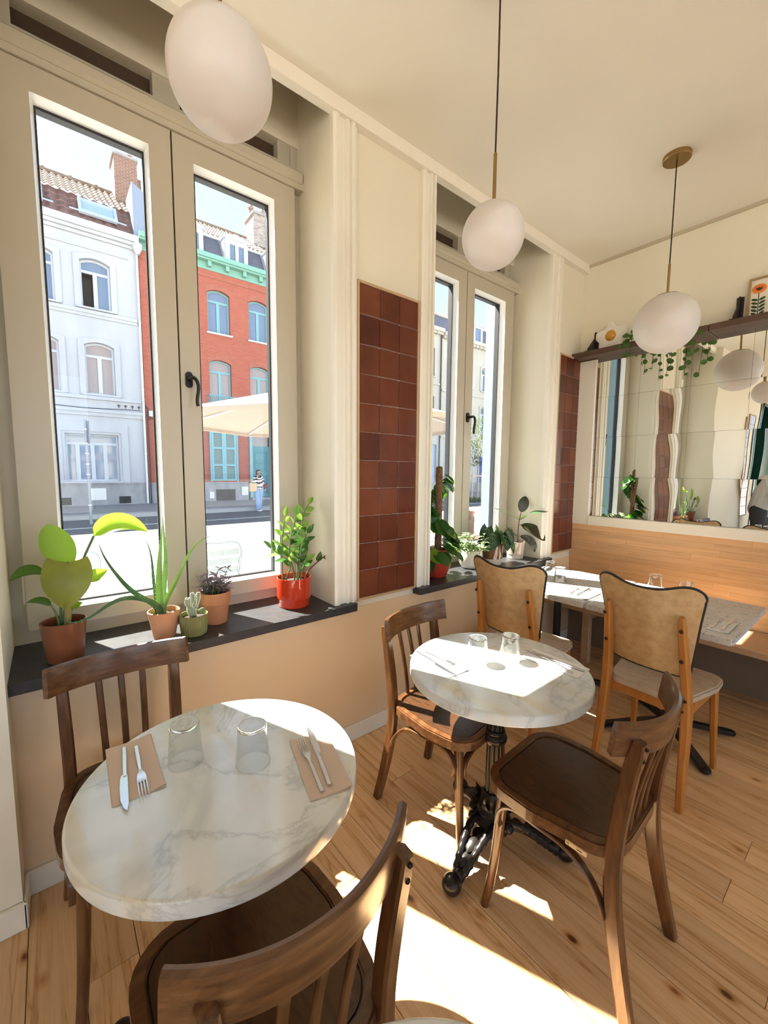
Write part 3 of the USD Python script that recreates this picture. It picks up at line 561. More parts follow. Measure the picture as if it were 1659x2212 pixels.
# ------------------------------------------------------------------ tile panels
tile_mats = []
for i, (a, b) in enumerate([((.085, .022, .012), (.13, .034, .017)), ((.10, .027, .014), (.155, .042, .02)), ((.07, .018, .011), (.11, .028, .015)), ((.12, .033, .016), (.18, .052, .024))]):
    tile_mats.append(MN(f'glazed_tile_{i}', [(.3, a), (.7, b)], nscale=5, rough=.15, bump=.10, dist=.004, specular_ior_level=.25))
grout = M('grout', (.58, .42, .34), .8)
tile_frame = M('tile_frame_oak', (.50, .32, .17), .5)
def tile_panel(label, x0, x1, z0, z1, xs, nrow, y):
    t = thing('tile_panel', label, 'tile panel', (x0, y, z0)); w, h = x1 - x0, z1 - z0; f = .014
    obj('frame', join([rbox(0, f, -.024, 0, 0, h, .002), rbox(w - f, w, -.024, 0, 0, h, .002), rbox(f, w - f, -.024, 0, 0, f, .002), rbox(f, w - f, -.024, 0, h - f, h, .002)]), tile_frame, t, smooth=False)
    obj('grout', box(f, w - f, -.0125, 0, f, h - f), grout, t, smooth=False)
    H = (h - 2 * f) / nrow
    for i in range(nrow):
        for a, b in zip(xs, xs[1:]):
            g = .0014; r1 = random.Random(i * 31 + int(a * 1000))
            m = rbox(a + g, b - g, -.0185, -.004, f + i * H + g, f + (i + 1) * H - g, .0025)
            m = rot(rot(m, r1.uniform(-.006, .006), (1, 0, 0), m.centroid), r1.uniform(-.006, .006), (0, 0, 1), m.centroid)
            obj('tile', m, tile_mats[r1.choice((0, 0, 1, 1, 2, 3))], t, smooth=False)
tile_panel('tall panel of brown glazed tiles between the two windows', 1.299, 1.746, .815, 2.522, [.014, .153, .294, .433], 11, YW)
tile_panel('narrow panel of brown glazed tiles in the corner beside the mirror wall', 3.337, 3.718, .835, 2.522, [.014, .125, .25, .367], 11, YW)
tile_panel('tall panel of brown glazed tiles left of the nearer window, seen in the mirror', -2.20, -1.76, .815, 2.522, [.014, .153, .294, .426], 11, 1.73)

# ------------------------------------------------------------------ woods
wood_dark = MN('bistro_wood', [(.25, (.032, .012, .004)), (.5, (.085, .032, .010)), (.75, (.155, .065, .021))], scale=(18, 18, 2.2), nscale=2.5, detail=6, rough=.28, bump=.12, dist=.001, distortion=.4, coat_weight=.3, coat_roughness=.15)
wood_dark_x = MN('bistro_wood_rail', [(.25, (.036, .013, .005)), (.5, (.092, .036, .012)), (.75, (.165, .07, .023))], scale=(2.2, 14, 22), nscale=2.5, detail=6, rough=.27, bump=.12, dist=.001, distortion=.4, coat_weight=.3, coat_roughness=.15)
wood_seat = MN('bistro_seat_panel', [(.3, (.020, .008, .003)), (.5, (.055, .022, .008)), (.62, (.030, .012, .005)), (.8, (.11, .05, .018))], scale=(3, .8, 3), nscale=4, detail=6, rough=.30, bump=.08, dist=.001, distortion=2.6, coat_weight=.25, coat_roughness=.2)
groove_m = M('seat_groove', (.012, .006, .004), .6)
beech = MN('orange_beech', [(.3, (.40, .145, .026)), (.7, (.52, .205, .045))], scale=(20, 20, 2), nscale=2, rough=.38, bump=.06, dist=.001)
skai = MN('beige_leatherette', [(.25, (.42, .245, .095)), (.5, (.54, .33, .145)), (.78, (.62, .42, .21))], nscale=26, detail=8, rough=.5, bump=.12, dist=.0015)
skai_seat = MN('beige_leatherette_seat', [(.25, (.40, .30, .205)), (.5, (.50, .39, .28)), (.78, (.57, .46, .35))], nscale=26, detail=8, rough=.45, bump=.1, dist=.0015)
piping = M('black_piping', (.014, .012, .012), .4)
screw_m = M('screw_dark', (.03, .02, .012), .3, None, metallic=.8)
bolt_m = M('bolt', (.03, .016, .01), .35, None, metallic=.4)
oak = MN('oak_stave', [(.25, (.56, .315, .145)), (.5, (.66, .39, .19)), (.8, (.72, .455, .24))], scale=(6, 1.0, 14), nscale=3, detail=6, rough=.42, bump=.05, dist=.001, distortion=.5, vary=.09)
bench_wood = MN('bench_wood', [(.25, (.45, .27, .145)), (.7, (.57, .37, .215))], scale=(8, .9, 8), nscale=3, detail=6, rough=.4, bump=.05, dist=.001, distortion=.5)

# ------------------------------------------------------------------ bistro chairs
def bistro_chair(label, loc, rz, group, plate=False):
    t = thing('bistro_chair', label, 'chair', loc, rz, group)
    out = rounded(sg.Polygon([(-.18, -.205), (.18, -.205), (.222, .04), (.212, .235), (-.212, .235), (-.222, .04)]), .105)
    ringp = out.difference(out.buffer(-.031))
    top = prism(ringp, .452, .487); cap = prism(out.buffer(-.004).difference(out.buffer(-.027)), .487, .4925)
    s = obj('seat', join([top, cap, prism(out.buffer(-.02), .452, .463)]), wood_dark_x, t, smooth=False)
    obj('seat_panel', prism(out.buffer(-.035), .463, .4875), wood_seat, s, smooth=False)
    obj('seat_groove', prism(out.buffer(-.029).difference(out.buffer(-.037)), .463, .4835), groove_m, s, smooth=False)
    for sx in (-1, 1):
        p = spline([(sx * .163, .165, .462), (sx * .167, .172, .36), (sx * .176, .185, .18), (sx * .193, .208, 0)], 14)
        obj('leg', tube(p, .0185, 12, scale=np.linspace(1.05, .78, 14)), wood_dark, t)
    for sx in (-1, 1):   # rear leg and back post in one bent piece
        p = spline([(sx * .192, -.258, 0), (sx * .181, -.222, .16), (sx * .172, -.192, .34), (sx * .168, -.186, .46), (sx * .169, -.196, .60), (sx * .172, -.214, .73), (sx * .175, -.232, .835)], 22)
        m = sweep(p, rect(.037, .042, .006), up=(0, 1, 0), scale=np.r_[np.linspace(.85, 1, 8), np.ones(8), np.linspace(1, .92, 5), [.72]])
        obj('leg', m, wood_dark, t)
    # curved top rail
    Rr, cy = .349, .094
    a0 = math.asin(.216 / Rr); aa = np.linspace(-a0, a0, 33); path = np.c_[Rr * np.sin(aa), cy - Rr * np.cos(aa), .836 - .014 * np.cos(aa / a0 * PI / 2)]
    hgt = [(-.0095, -.047), (.0095, -.047), (.0105, -.02), (.0105, .03), (.008, .046), (.0, .05), (-.008, .046), (-.0105, .03), (-.0105, -.02)]
    lean = [(0.0, -.16 * math.cos(a), 1.0) for a in aa]
    obj('backrest', sweep(path, hgt, ups=lean), wood_dark_x, t)
    for xb in (-.062, 0, .062):
        yt = cy - math.sqrt(Rr ** 2 - (xb * 1.12) ** 2) + .004
        p = spline([(xb, -.188, .455), (xb * 1.03, -.198, .58), (xb * 1.08, -.222, .70), (xb * 1.12, yt, .80)], 10)
        obj('back_slat', sweep(p, rect(.021, .011, .003), up=(0, 1, 0)), wood_dark, t)
    for sx in (-1, 1):   # bent side braces
        p = spline([(sx * .188, .162, .335), (sx * .189, .158, .395), (sx * .193, .120, .431), (sx * .198, .03, .4385), (sx * .193, -.07, .425), (sx * .188, -.13, .38), (sx * .187, -.178, .29)], 30)
        obj('brace', sweep(p, rect(.012, .027, .003), up=(1, 0, 0)), wood_dark, t)
    p = spline([(-.155, .188, .325), (-.148, .188, .385), (-.10, .200, .428), (0, .207, .439), (.10, .200, .428), (.148, .188, .385), (.155, .188, .325)], 30)
    obj('brace', sweep(p, rect(.012, .024, .003), up=(0, 1, 0)), wood_dark, t)
    for sx in (-1, 1):
        [obj('screw', sphere((sx * .1755, -.2425 - .006 * k, .785 + .036 * k), .0055, 1), screw_m, t) for k in (0, 1)]
    if plate:
        q = obj('name_plate', rbox(-.2235, -.2185, -.135, -.075, .462, .476, .001), M('plate_ivory', (.62, .45, .26), .4), t, smooth=False, label='small ivory plate on the seat edge')
        obj('plate_mark', join([box(-.2242, -.2234, -.085, -.083, .466, .473), box(-.2242, -.2234, -.082, -.079, .470, .472), box(-.2242, -.2234, -.123, -.108, .468, .470)]), groove_m, q, smooth=False)
    return t
CG = 'dark bentwood chairs at the round tables'
c4 = bistro_chair('dark bentwood chair with a small ivory plate on its seat edge', (1.330, .610, 0), math.radians(2.2), CG, True)
c1 = bistro_chair('dark bentwood chair below the black sill, behind the nearer round table', (.178, 1.512, 0), math.radians(181.5), CG)
dup(c1, (.290, .745, 0), math.radians(1.8), 'dark bentwood chair in the foreground, its curved back towards the camera', CG)
dup(c1, (1.357, 1.205, 0), math.radians(187.3), 'dark bentwood chair between the wall and the farther round table, sunlit seat', CG)

# ------------------------------------------------------------------ beech and leatherette chairs
def skai_chair(label, loc, rz, group):
    t = thing('padded_chair', label, 'chair', loc, rz, group)
    out = rounded(sg.Polygon([(-.17, -.20), (.17, -.20), (.225, .10), (.215, .255), (-.215, .255), (-.225, .10)]), .07)
    s = obj('seat', join([prism(out.buffer(-.004), .474, .492), prism(out.buffer(-.012), .492, .499), prism(out.buffer(-.008), .466, .474)]), skai_seat, t, smooth=False)
    obj('apron', join([rbox(-.175, .175, .19, .212, .41, .466, .004), rbox(-.165, .165, -.175, -.153, .41, .466, .004), rbox(-.182, -.16, -.16, .2, .41, .466, .004), rbox(.16, .182, -.16, .2, .41, .466, .004)]), beech, t, smooth=False)
    for sx in (-1, 1):
        obj('leg', sweep([(sx * .178, .20, .466), (sx * .196, .232, 0)], rect(.036, .036, .008), up=(0, 1, 0), scale=[1, .68]), beech, t, smooth=False)
    for sx in (-1, 1):
        p = spline([(sx * .196, -.238, 0), (sx * .186, -.205, .25), (sx * .178, -.188, .46), (sx * .165, -.222, .70), (sx * .157, -.268, .905)], 20)
        m = sweep(p, rect(.040, .054, .008), up=(0, 1, 0), scale=np.r_[np.linspace(.72, 1, 10), np.linspace(1, .70, 9), [.45]])
        l = obj('leg', m, beech, t)
        for z, yb in ((.70, -.251), (.845, -.281)):
            obj('bolt', sphere((sx * .163, yb - .003, z), .0085, 2, (1, .55, 1)), bolt_m, l)
    # curved back panel with a dipped top edge
    pts = [(-.166, .595), (.166, .595)]
    tp = [(.186, .73), (.208, .88), (.226, .985)]
    prof = spline([(.228, .985), (.215, 1.022), (.178, 1.038), (.10, 1.020), (0, 1.006), (-.10, 1.020), (-.178, 1.038), (-.215, 1.022), (-.228, .985)], 40)
    pts += tp + [tuple(q) for q in prof] + [(-x, z) for x, z in reversed(tp)]
    poly = sg.Polygon(pts)
    def bend(v):
        u, h, d = v[:, 0], v[:, 1], v[:, 2]
        return np.c_[u * (1 - .25 * u * u), -.190 - .26 * (h - .62) + 1.25 * u * u + d, h]
    m = prism(poly, 0, .013).subdivide_to_size(.05); V = m.vertices.copy(); m = trimesh.Trimesh(bend(V), m.faces, process=False); m.invert(); m.fix_normals()
    bk = obj('backrest', m, skai, t, smooth=40)
    ex = np.array(poly.exterior.segmentize(.02).coords)
    obj('piping', tube(bend(np.c_[ex, np.full(len(ex), .0065)]), .0072, 6), piping, bk)
    return t
SG = 'beige leatherette chairs at the terrazzo tables'
k1 = skai_chair('beige leatherette chair with orange legs, nearer the camera at the terrazzo tables', (2.405, .700, 0), math.radians(-92), SG)
dup(k1, (2.225, 1.375, 0), math.radians(-86), 'beige leatherette chair with orange beech legs, under the farther window by the sill', SG)

# ------------------------------------------------------------------ round tables
marble = usdkit.material(stage, '/World/Looks/marble', {
    'g': ('geometry', {}), 'n1': ('noise_texture', {'scale': 3.2, 'detail': 6.0, 'distortion': 1.2}), 'r1': ('rgb_ramp', {'ramp': [(.30, (.53, .56, .555)), (.48, (.65, .675, .665)), (.62, (.72, .735, .72)), (.78, (.62, .63, .60))]}),
    'm2': ('mapping', {'rotation': (0, 0, .35), 'scale': (5.0, 1.1, 1.0), 'location': (.35, .1, 0)}), 'n2': ('noise_texture', {'scale': 1.4, 'detail': 6.0, 'distortion': .6}), 'r2': ('rgb_ramp', {'ramp': [(.53, (1, 1, 1)), (.66, (.96, .83, .60)), (.8, (.93, .74, .46))]}),  # ochre bands: window stiles mirrored in the tabletop, painted into the marble
    'mx': ('mix', {'mix_type': 'multiply', 'fac': .75}),
    'nv': ('noise_texture', {'scale': 2.3, 'detail': 7.0, 'roughness': .62, 'distortion': .8}), 'av': ('math', {'math_type': 'subtract', 'value2': .5}), 'ab': ('math', {'math_type': 'absolute'}),
    'rv': ('rgb_ramp', {'ramp': [(0, (.34, .35, .38)), (.008, (.66, .66, .68)), (.022, (1, 1, 1)), (1, (1, 1, 1))]}), 'mv': ('mix', {'mix_type': 'multiply', 'fac': .34}),
    'nf': ('noise_texture', {'scale': 150.0, 'detail': 2.0}), 'b': ('bump', {'strength': .05, 'distance': .001}), 'p': ('principled_bsdf', {'roughness': .16, 'coat_weight': .5, 'coat_roughness': .08})},
    [('g.position', 'n1.vector'), ('n1.fac', 'r1.fac'), ('g.position', 'm2.vector'), ('m2.vector', 'n2.vector'), ('n2.fac', 'r2.fac'), ('r1.color', 'mx.color1'), ('r2.color', 'mx.color2'),
     ('g.position', 'nv.vector'), ('nv.fac', 'av.value1'), ('av.value', 'ab.value1'), ('ab.value', 'rv.fac'), ('mx.color', 'mv.color1'), ('rv.color', 'mv.color2'), ('mv.color', 'p.base_color'),
     ('g.position', 'nf.vector'), ('nf.fac', 'b.height'), ('b.normal', 'p.normal')], surface='p.BSDF')
ZT = .77
def round_table(label, loc, r, ang, base=True):
    t = thing('round_table', label, 'table', loc, ang, 'round marble bistro tables')
    prof = [(0, ZT - .043), (r - .007, ZT - .043), (r - .002, ZT - .040), (r, ZT - .034), (r, ZT - .007), (r - .0015, ZT - .003), (r - .004, ZT - .0008), (r - .007, ZT), (0, ZT)]
    obj('tabletop', lathe(prof, 96), marble, t, smooth=30)
    # fluted column
    def flute(z0, z1, r0, r1, n=14):
        V, F = [], []; K = n * 6; zs = np.linspace(z0, z1, 6)
        for z in zs:
            rr = r0 + (r1 - r0) * (z - z0) / (z1 - z0)
            for k in range(K): a = 2 * PI * k / K; q = rr * (1 - .10 * abs(math.sin(n * a / 2)) ** .5 + .05); V.append((q * math.cos(a), q * math.sin(a), z))
        for i in range(5):
            for k in range(K): a, b = i * K + k, i * K + (k + 1) % K; F += [[a, b, b + K], [a, b + K, a + K]]
        return trimesh.Trimesh(V, F, process=False)
    col = [flute(.235, .46, .034, .030), flute(.50, .70, .031, .027),
           lathe([(0, .452), (.040, .452), (.046, .462), (.048, .474), (.044, .484), (.036, .488), (.040, .496), (.037, .505), (0, .505)], 32),
           lathe([(0, .145), (.058, .145), (.062, .158), (.050, .170), (.046, .185), (.050, .20), (.047, .225), (.038, .242), (0, .242)], 32),
           lathe([(0, .695), (.03, .695), (.05, .712), (.05, .727), (0, .727)], 24)]
    for k in range(8):    # acanthus leaves round the foot of the column
        a = 2 * PI * k / 8; d = np.array([math.cos(a), math.sin(a), 0])
        col.append(leaf(d * .050 + [0, 0, .165], d * .08 + np.array([0, 0, 1]), d, .075, .034, bend=-.9, fold=.3, shape='ovate', nu=7))
    obj('column', join(col), cast_iron, t, smooth=50)
    obj('top_bracket', join([rbox(-.13, .13, -.018, .018, .715, .7275, .003), rbox(-.018, .018, -.13, .13, .715, .7275, .003)]), cast_iron, t, smooth=False)
    obj('hub', join([lathe([(0, .07), (.045, .07), (.072, .09), (.078, .118), (.066, .142), (.058, .150), (0, .150)], 24), sphere((0, 0, .075), .05, 2, (1, 1, .7))]), cast_iron, t)
    for k in range(3):
        a = 2 * PI * k / 3; c, s = math.cos(a), math.sin(a)
        def P(rr, off, z): return (c * rr - s * off, s * rr + c * off, z)
        parts = []
        for off in (-1, 1):
            p = spline([P(.045, off * .040, .135), P(.09, off * .040, .140), (P(.15, off * .034, .112)), P(.21, off * .022, .066), P(.262, off * .008, .034)], 26)
            tw = [1 + .13 * math.sin(i * 2.2) for i in range(26)]
            parts.append(tube(p, .0145, 10, scale=tw))
        p = spline([P(.05, 0, .10), P(.11, 0, .098), P(.18, 0, .072), P(.25, 0, .030)], 14)
        parts.append(sweep(p, rect(.045, .016, .004)))
        for rr, z in ((.075, .125), (.125, .12), (.17, .092)):
            parts.append(leaf(P(rr, 0, z), (c, s, -.1), (0, 0, 1), .07, .06, bend=.8, fold=-.3, nu=6))
        parts.append(sphere(P(.285, 0, .036), .036, 3, (1, 1, 1))); parts.append(sphere(P(.245, 0, .045), .024, 2))
        for off in (-1, 1): parts.append(sphere(P(.06, off * .052, .13), .022, 2))
        obj('foot', join(parts), cast_iron, t, smooth=50)
    return t
round_table('round marble table in the foreground left, set with two glasses and two napkins', (.316, 1.028, 0), .334, .5)
round_table('round marble table in the middle, half in sunlight, on a black cast iron foot', (1.350, .945, 0), .347, math.radians(187))
round_table('round table at the bottom edge of the picture, only its rim in view', (.205, .150, 0), .27, .2)

# ------------------------------------------------------------------ bench, backrest, terrazzo tables
bn = thing('bench', 'long light wooden bench along the mirror wall behind the terrazzo tables', 'bench', (0, 0, 0))
obj('seat', rbox(3.262, XM - .024, -2.2, 1.838, .428, .472, .006), bench_wood, bn, smooth=False)
for y in (1.50, -.6, -1.8):
    obj('leg', rbox(3.31, 3.36, y - .03, y + .03, 0, .428, .004), bench_wood, bn, smooth=False)
    obj('bearer', rbox(3.36, XM, y - .025, y + .025, .36, .428, .004), bench_wood, bn, smooth=False)
obj('back_board', rbox(XM - .02, XM, -2.2, 1.84, .0, .36, .003), M('under_bench_shade', (.20, .15, .105), .7), bn, smooth=False)  # added dark board: the shade under the seat painted as a surface
bp = thing('wall_panel', 'oak stave panel on the wall below the mirror, backrest of the bench', 'wall panel', (0, 0, 0))
obj('backing', box(XM - .012, XM, -2.2, 1.858, .472, 1.083), bench_wood, bp, smooth=False)
nr = 13; hh = (1.083 - .472) / nr
for i in range(nr):
    r1 = random.Random(40 + i); y = 1.857
    y2 = y - r1.uniform(.2, .75)
    while y > -2.2:
        y2 = max(y2, -2.2)
        obj('stave', rbox(XM - .024, XM - .010, y2 + .0002, y - .0002, .472 + i * hh + .0002, .472 + (i + 1) * hh - .0002, .0004), oak, bp, smooth=False)
        y = y2; y2 = y - r1.uniform(.5, .95)
terrazzo = usdkit.material(stage, '/World/Looks/terrazzo', {
    'g': ('geometry', {}), 'v': ('voronoi_texture', {'scale': 80.0, 'randomness': 1.0}), 'sp': ('separate_color', {'color_type': 'rgb'}),
    'sz': ('map_range', {'from_min': 0.0, 'from_max': 1.0, 'to_min': -.26, 'to_max': .46}), 'lt': ('math', {'math_type': 'less_than'}),
    'n': ('noise_texture', {'scale': 70.0, 'detail': 3.0, 'distortion': .5}), 'vm': ('vector_math', {'math_type': 'add'}), 'ns': ('vector_math', {'math_type': 'scale', 'scale': .012}),
    'cr': ('rgb_ramp', {'ramp': [(0, (.10, .095, .09)), (.45, (.20, .16, .13)), (.7, (.30, .27, .25)), (1, (.14, .13, .14))], 'interpolate': True}),
    'nb': ('noise_texture', {'scale': 9.0, 'detail': 5.0}), 'rb': ('rgb_ramp', {'ramp': [(.3, (.50, .475, .44)), (.7, (.60, .575, .54))]}),
    'mx': ('mix', {'mix_type': 'mix'}), 'p': ('principled_bsdf', {'roughness': .32})},
    [('g.position', 'n.vector'), ('n.color', 'ns.vector1'), ('g.position', 'vm.vector1'), ('ns.vector', 'vm.vector2'), ('vm.vector', 'v.vector'), ('v.color', 'sp.color'), ('sp.r', 'sz.value'), ('v.distance', 'lt.value1'), ('sz.result', 'lt.value2'),
     ('sp.g', 'cr.fac'), ('g.position', 'nb.vector'), ('nb.fac', 'rb.fac'), ('rb.color', 'mx.color1'), ('cr.color', 'mx.color2'), ('lt.value', 'mx.fac'), ('mx.color', 'p.base_color')], surface='p.BSDF')
def terrazzo_table(label, loc, w, d):
    t = thing('terrazzo_table', label, 'table', loc, 0, 'terrazzo tables along the bench')
    sl = rounded(sg.box(-d / 2, -w / 2, d / 2, w / 2), .012)
    obj('tabletop', join([prism(sl.buffer(-.004), ZT - .032, ZT - .028), prism(sl, ZT - .028, ZT - .004), prism(sl.buffer(-.003), ZT - .004, ZT)]), terrazzo, t, smooth=False)
    obj('column', join([tube([(0, 0, .05), (0, 0, ZT - .04)], .026, 20), rbox(-.16, .16, -.16, .16, ZT - .045, ZT - .033, .003)]), black_metal, t)
    for k in range(4):
        a = PI / 4 + k * PI / 2; c, s = math.cos(a), math.sin(a)
        p = spline([(0, 0, .068), (c * .12, s * .12, .058), (c * .26, s * .26, .035), (c * .36, s * .36, .018)], 12)
        obj('foot', join([sweep(p, rect(.058, .026, .008), scale=np.linspace(1, .95, 12)), sphere((c * .355, s * .355, .018), .028, 2, (1, 1, .6))]), black_metal, t)
    return t
terrazzo_table('speckled terrazzo table in the window corner, partly sunlit', (2.805, 1.475, 0), .725, .785)
terrazzo_table('speckled terrazzo table nearer the camera, laid with a napkin at its right corner', (2.800, .763, 0), .68, .775)

# ------------------------------------------------------------------ mirror
mirror_m = usdkit.material(stage, '/World/Looks/mirror', {'g': ('glossy_bsdf', {'color': (.88, .90, .885), 'roughness': 0.0})}, [], surface='g.BSDF')
mr_ = thing('mirror', 'wall mirror made of square mirror tiles above the oak panel', 'mirror', (0, 0, 0))
obj('frame', join([rbox(XM - .03, XM, 1.702, 1.858, 1.083, 2.50, .003), rbox(XM - .045, XM, -2.2, 1.702, 1.083, 1.163, .004)]), trim_paint, mr_, smooth=False)
obj('mirror_backing', box(XM - .010, XM, -1.05, 1.702, 1.163, 2.503), gasket, mr_, smooth=False)
TS = .3365
for c in range(8):
    for r in range(4):
        y1, z0 = 1.702 - c * .3405, 1.164 + r * TS; r1 = random.Random(c * 7 + r)
        n = 14; amp = (.00004, .00024, .00018, .00013)[min(c, 3)] * (.6 if r == 3 else 1)
        ph = r1.uniform(-.4, .4) + (0 if c != 1 else .3)
        V, F = [], []; tz, ty = [r1.uniform(-1, 1) * (.0008 if c == 0 else .004) for _ in '12']
        for i in range(n + 1):
            for j in range(n + 1):
                u, v = i / n, j / n
                dx = amp * math.sin(2 * PI * u + ph + 1.3 * math.sin(2.6 * v + c)) * (.75 + .5 * v) + amp * .35 * math.cos(PI * v + ph) + ty * (u - .5) * .34 + tz * (v - .5) * .33
                V.append((XM - .0155 - dx, y1 - .0006 - u * (.3405 - .0012), z0 + .0006 + v * (TS - .0012)))
        for i in range(n):
            for j in range(n):
                q = i * (n + 1) + j; F += [[q, q + 1, q + n + 2], [q, q + n + 2, q + n + 1]]
        m = trimesh.Trimesh(V, F, process=False)
        if m.face_normals[0][0] > 0: m.invert()
        obj('mirror_tile', m, mirror_m, mr_, smooth=True)

# ------------------------------------------------------------------ pendant lamps
def pendant(label, x, y, z, r, rod):
    t = thing('pendant_lamp', label, 'lamp', (x, y, 0), 0, 'opal globe pendant lamps')
    obj('globe', sphere((0, 0, z), r, 5), opal, t, smooth=True)
    obj('cap', lathe([(0, r * .985), (r * .36, r * .935), (r * .36, r * .95), (r * .1, r * 1.03), (0, r * 1.03)], 32).apply_translation((0, 0, z)), brass, t)
    obj('rod', tube([(0, 0, z + r * .99), (0, 0, z + r + rod)], .0065, 12), brass, t)
    obj('cord', tube([(0, 0, z + r + rod), (.002, 0, (z + ZC) / 2 + .1), (0, 0, ZC - .02)], .0032, 8), cord, t)
    obj('canopy', lathe([(0, ZC - .024), (.066, ZC - .024), (.069, ZC - .020), (.069, ZC), (0, ZC)], 40), brass, t)
pendant('opal globe pendant on a brass rod over the nearer round table, largest in view', .348, 1.018, 2.400, .1105, .172)
pendant('opal globe pendant on a brass rod over the middle round table', 1.332, 1.019, 2.402, .1125, .172)
pendant('opal globe pendant with its round brass canopy in view, before the mirror', 2.842, .928, 2.400, .1645, .165)
STREL = [[[0.019,1.94,0.97],[0.041,1.955,1.066],[0.049,1.96,1.162],[0.012,1.965,1.253],[-0.011,1.97,1.327]],[[0.024,1.92,0.974],[0.035,1.91,1.078],[0.04,1.885,1.194],[0.033,1.86,1.111],[0.025,1.86,1.026]],[[0.032,1.96,0.961],[0.062,1.98,1.103],[0.131,2.0,1.267],[0.212,2.0,1.305],[0.319,1.98,1.27]],[[0.011,1.94,0.971],[0.009,1.93,1.078],[-0.029,1.93,1.15],[-0.078,1.91,1.163],[-0.12,1.89,1.147]],[[0.039,1.96,0.959],[0.066,1.98,1.047],[0.097,1.99,1.091],[0.135,2.0,1.107],[0.171,2.0,1.125]],[[0.003,1.9,0.971],[-0.002,1.89,1.006],[-0.015,1.88,1.044],[-0.048,1.87,1.068],[-0.08,1.86,1.071]],[[0.034,1.93,0.96],[0.039,1.93,0.986],[0.044,1.93,1.008],[0.059,1.93,1.016],[0.079,1.93,1.024]]]
ALOE = [[[0.335,1.93,0.938],[0.263,1.92,1.02],[0.193,1.91,1.116],[0.158,1.91,1.186],[0.14,1.91,1.248]],[[0.334,1.95,0.938],[0.329,1.97,1.063],[0.326,1.98,1.163],[0.309,1.99,1.237]],[[0.34,1.92,0.945],[0.341,1.92,1.096],[0.355,1.93,1.218],[0.366,1.94,1.295]],[[0.354,1.95,0.934],[0.378,1.98,1.105],[0.384,2.0,1.215],[0.38,2.01,1.328]],[[0.355,1.93,0.939],[0.395,1.92,1.037],[0.433,1.91,1.12],[0.481,1.9,1.204],[0.556,1.89,1.244]],[[0.34,1.91,0.94],[0.277,1.88,1.01],[0.192,1.86,1.031],[0.122,1.85,1.0],[0.067,1.845,0.977],[0.039,1.845,0.978],[0.016,1.845,1.008]]]
ZZ = [[[0.992,1.98,0.977],[0.971,1.99,1.106],[0.991,2.0,1.204],[1.015,2.0,1.296]],[[1.008,1.98,0.975],[1.033,1.99,1.15],[1.045,1.99,1.251],[1.091,2.0,1.353]],[[1.054,1.97,0.97],[1.083,1.95,1.021],[1.142,1.93,1.069],[1.215,1.91,1.14]],[[0.934,2.0,0.982],[0.947,2.03,1.102],[0.956,2.04,1.176],[0.979,2.05,1.291]],[[0.999,1.95,0.982],[1.001,1.93,1.087],[1.007,1.92,1.152],[1.038,1.92,1.209]],[[0.944,1.97,0.987],[0.961,1.96,1.041],[0.929,1.97,1.089],[0.867,1.98,1.139]],[[1.02,1.96,0.977],[1.032,1.95,1.034],[1.039,1.94,1.06],[1.045,1.94,1.105]]]
RUB = [[[3.08,2.0,0.95],[3.074,1.99,1.122],[3.09,1.985,1.194]],[[3.09,1.985,1.194],[3.104,1.975,1.266],[3.126,1.97,1.337]],[[3.08,1.99,1.137],[2.935,2.0,1.201],[2.744,2.02,1.248]],[[3.08,1.985,1.138],[3.068,1.9,1.19],[3.199,1.8,1.214]],[[3.068,1.98,1.099],[3.105,1.9,1.073],[3.203,1.82,0.97]],[[3.075,1.985,1.001],[3.102,1.93,0.989],[3.159,1.88,0.865]],[[3.076,1.99,0.992],[2.969,1.99,1.066],[3.01,2.0,1.069]],[[3.054,1.98,0.987],[2.94,1.96,1.032],[2.827,1.95,1.036]]]
# ------------------------------------------------------------------ shelf and what stands on it
shelf_wood = MN('shelf_wood', [(.3, (.060, .028, .016)), (.7, (.12, .062, .038))], scale=(8, 1.2, 8), nscale=3, detail=6, rough=.45, bump=.1, dist=.001)
strap_m = M('shelf_strap', (.016, .010, .008), .45)
sh = thing('shelf', 'long dark brown wooden shelf above the mirror, hung on black straps', 'shelf', (0, 0, 0))
obj('shelf_board', rbox(3.562, XM, .906, 1.857, 2.505, 2.549, .003), shelf_wood, sh, smooth=False)
obj('shelf_board', rbox(3.562, XM, -1.6, .902, 2.505, 2.549, .003), shelf_wood, sh, smooth=False)
for y in (1.725, .775, -.3):
    tri = sg.Polygon([(3.565, 2.549), (XM, 2.549), (XM, 2.725), (3.690, 2.725), (3.684, 2.675), (3.572, 2.572)]).buffer(-.004).buffer(.004)
    tri = tri.difference(sg.Point(3.704, 2.708).buffer(.004))
    obj('strap', join([wall_prism(tri, y - .004, y + .004), box(3.562, XM, y - .021, y + .021, 2.549, 2.5525), box(XM - .0035, XM, y - .02, y + .02, 2.55, 2.725)]), strap_m, sh, smooth=False)
egg_w = M('egg_white', (.84, .78, .68), .35, None); yolk = M('egg_yolk', (.62, .27, .015), .15, None, coat_weight=.5)
eg = thing('egg_lamp', 'fried egg shaped lamp with a shiny orange yolk leaning on the wall above the shelf', 'lamp', (0, 0, 0))
th = np.linspace(0, 2 * PI, 160, endpoint=False)
rad = .111 * (1 + .17 * np.cos(5 * th - 1.35) + .05 * np.cos(2 * th))
eo = sg.Polygon(np.c_[1.603 + rad * np.cos(th), 2.668 + rad * np.sin(th)]).buffer(-.02).buffer(.02)
eo = affinity.translate(eo, 0, 2.5500 - eo.bounds[1])
lay = [(0, .012), (.005, .004), (.016, .001), (.03, .005)]
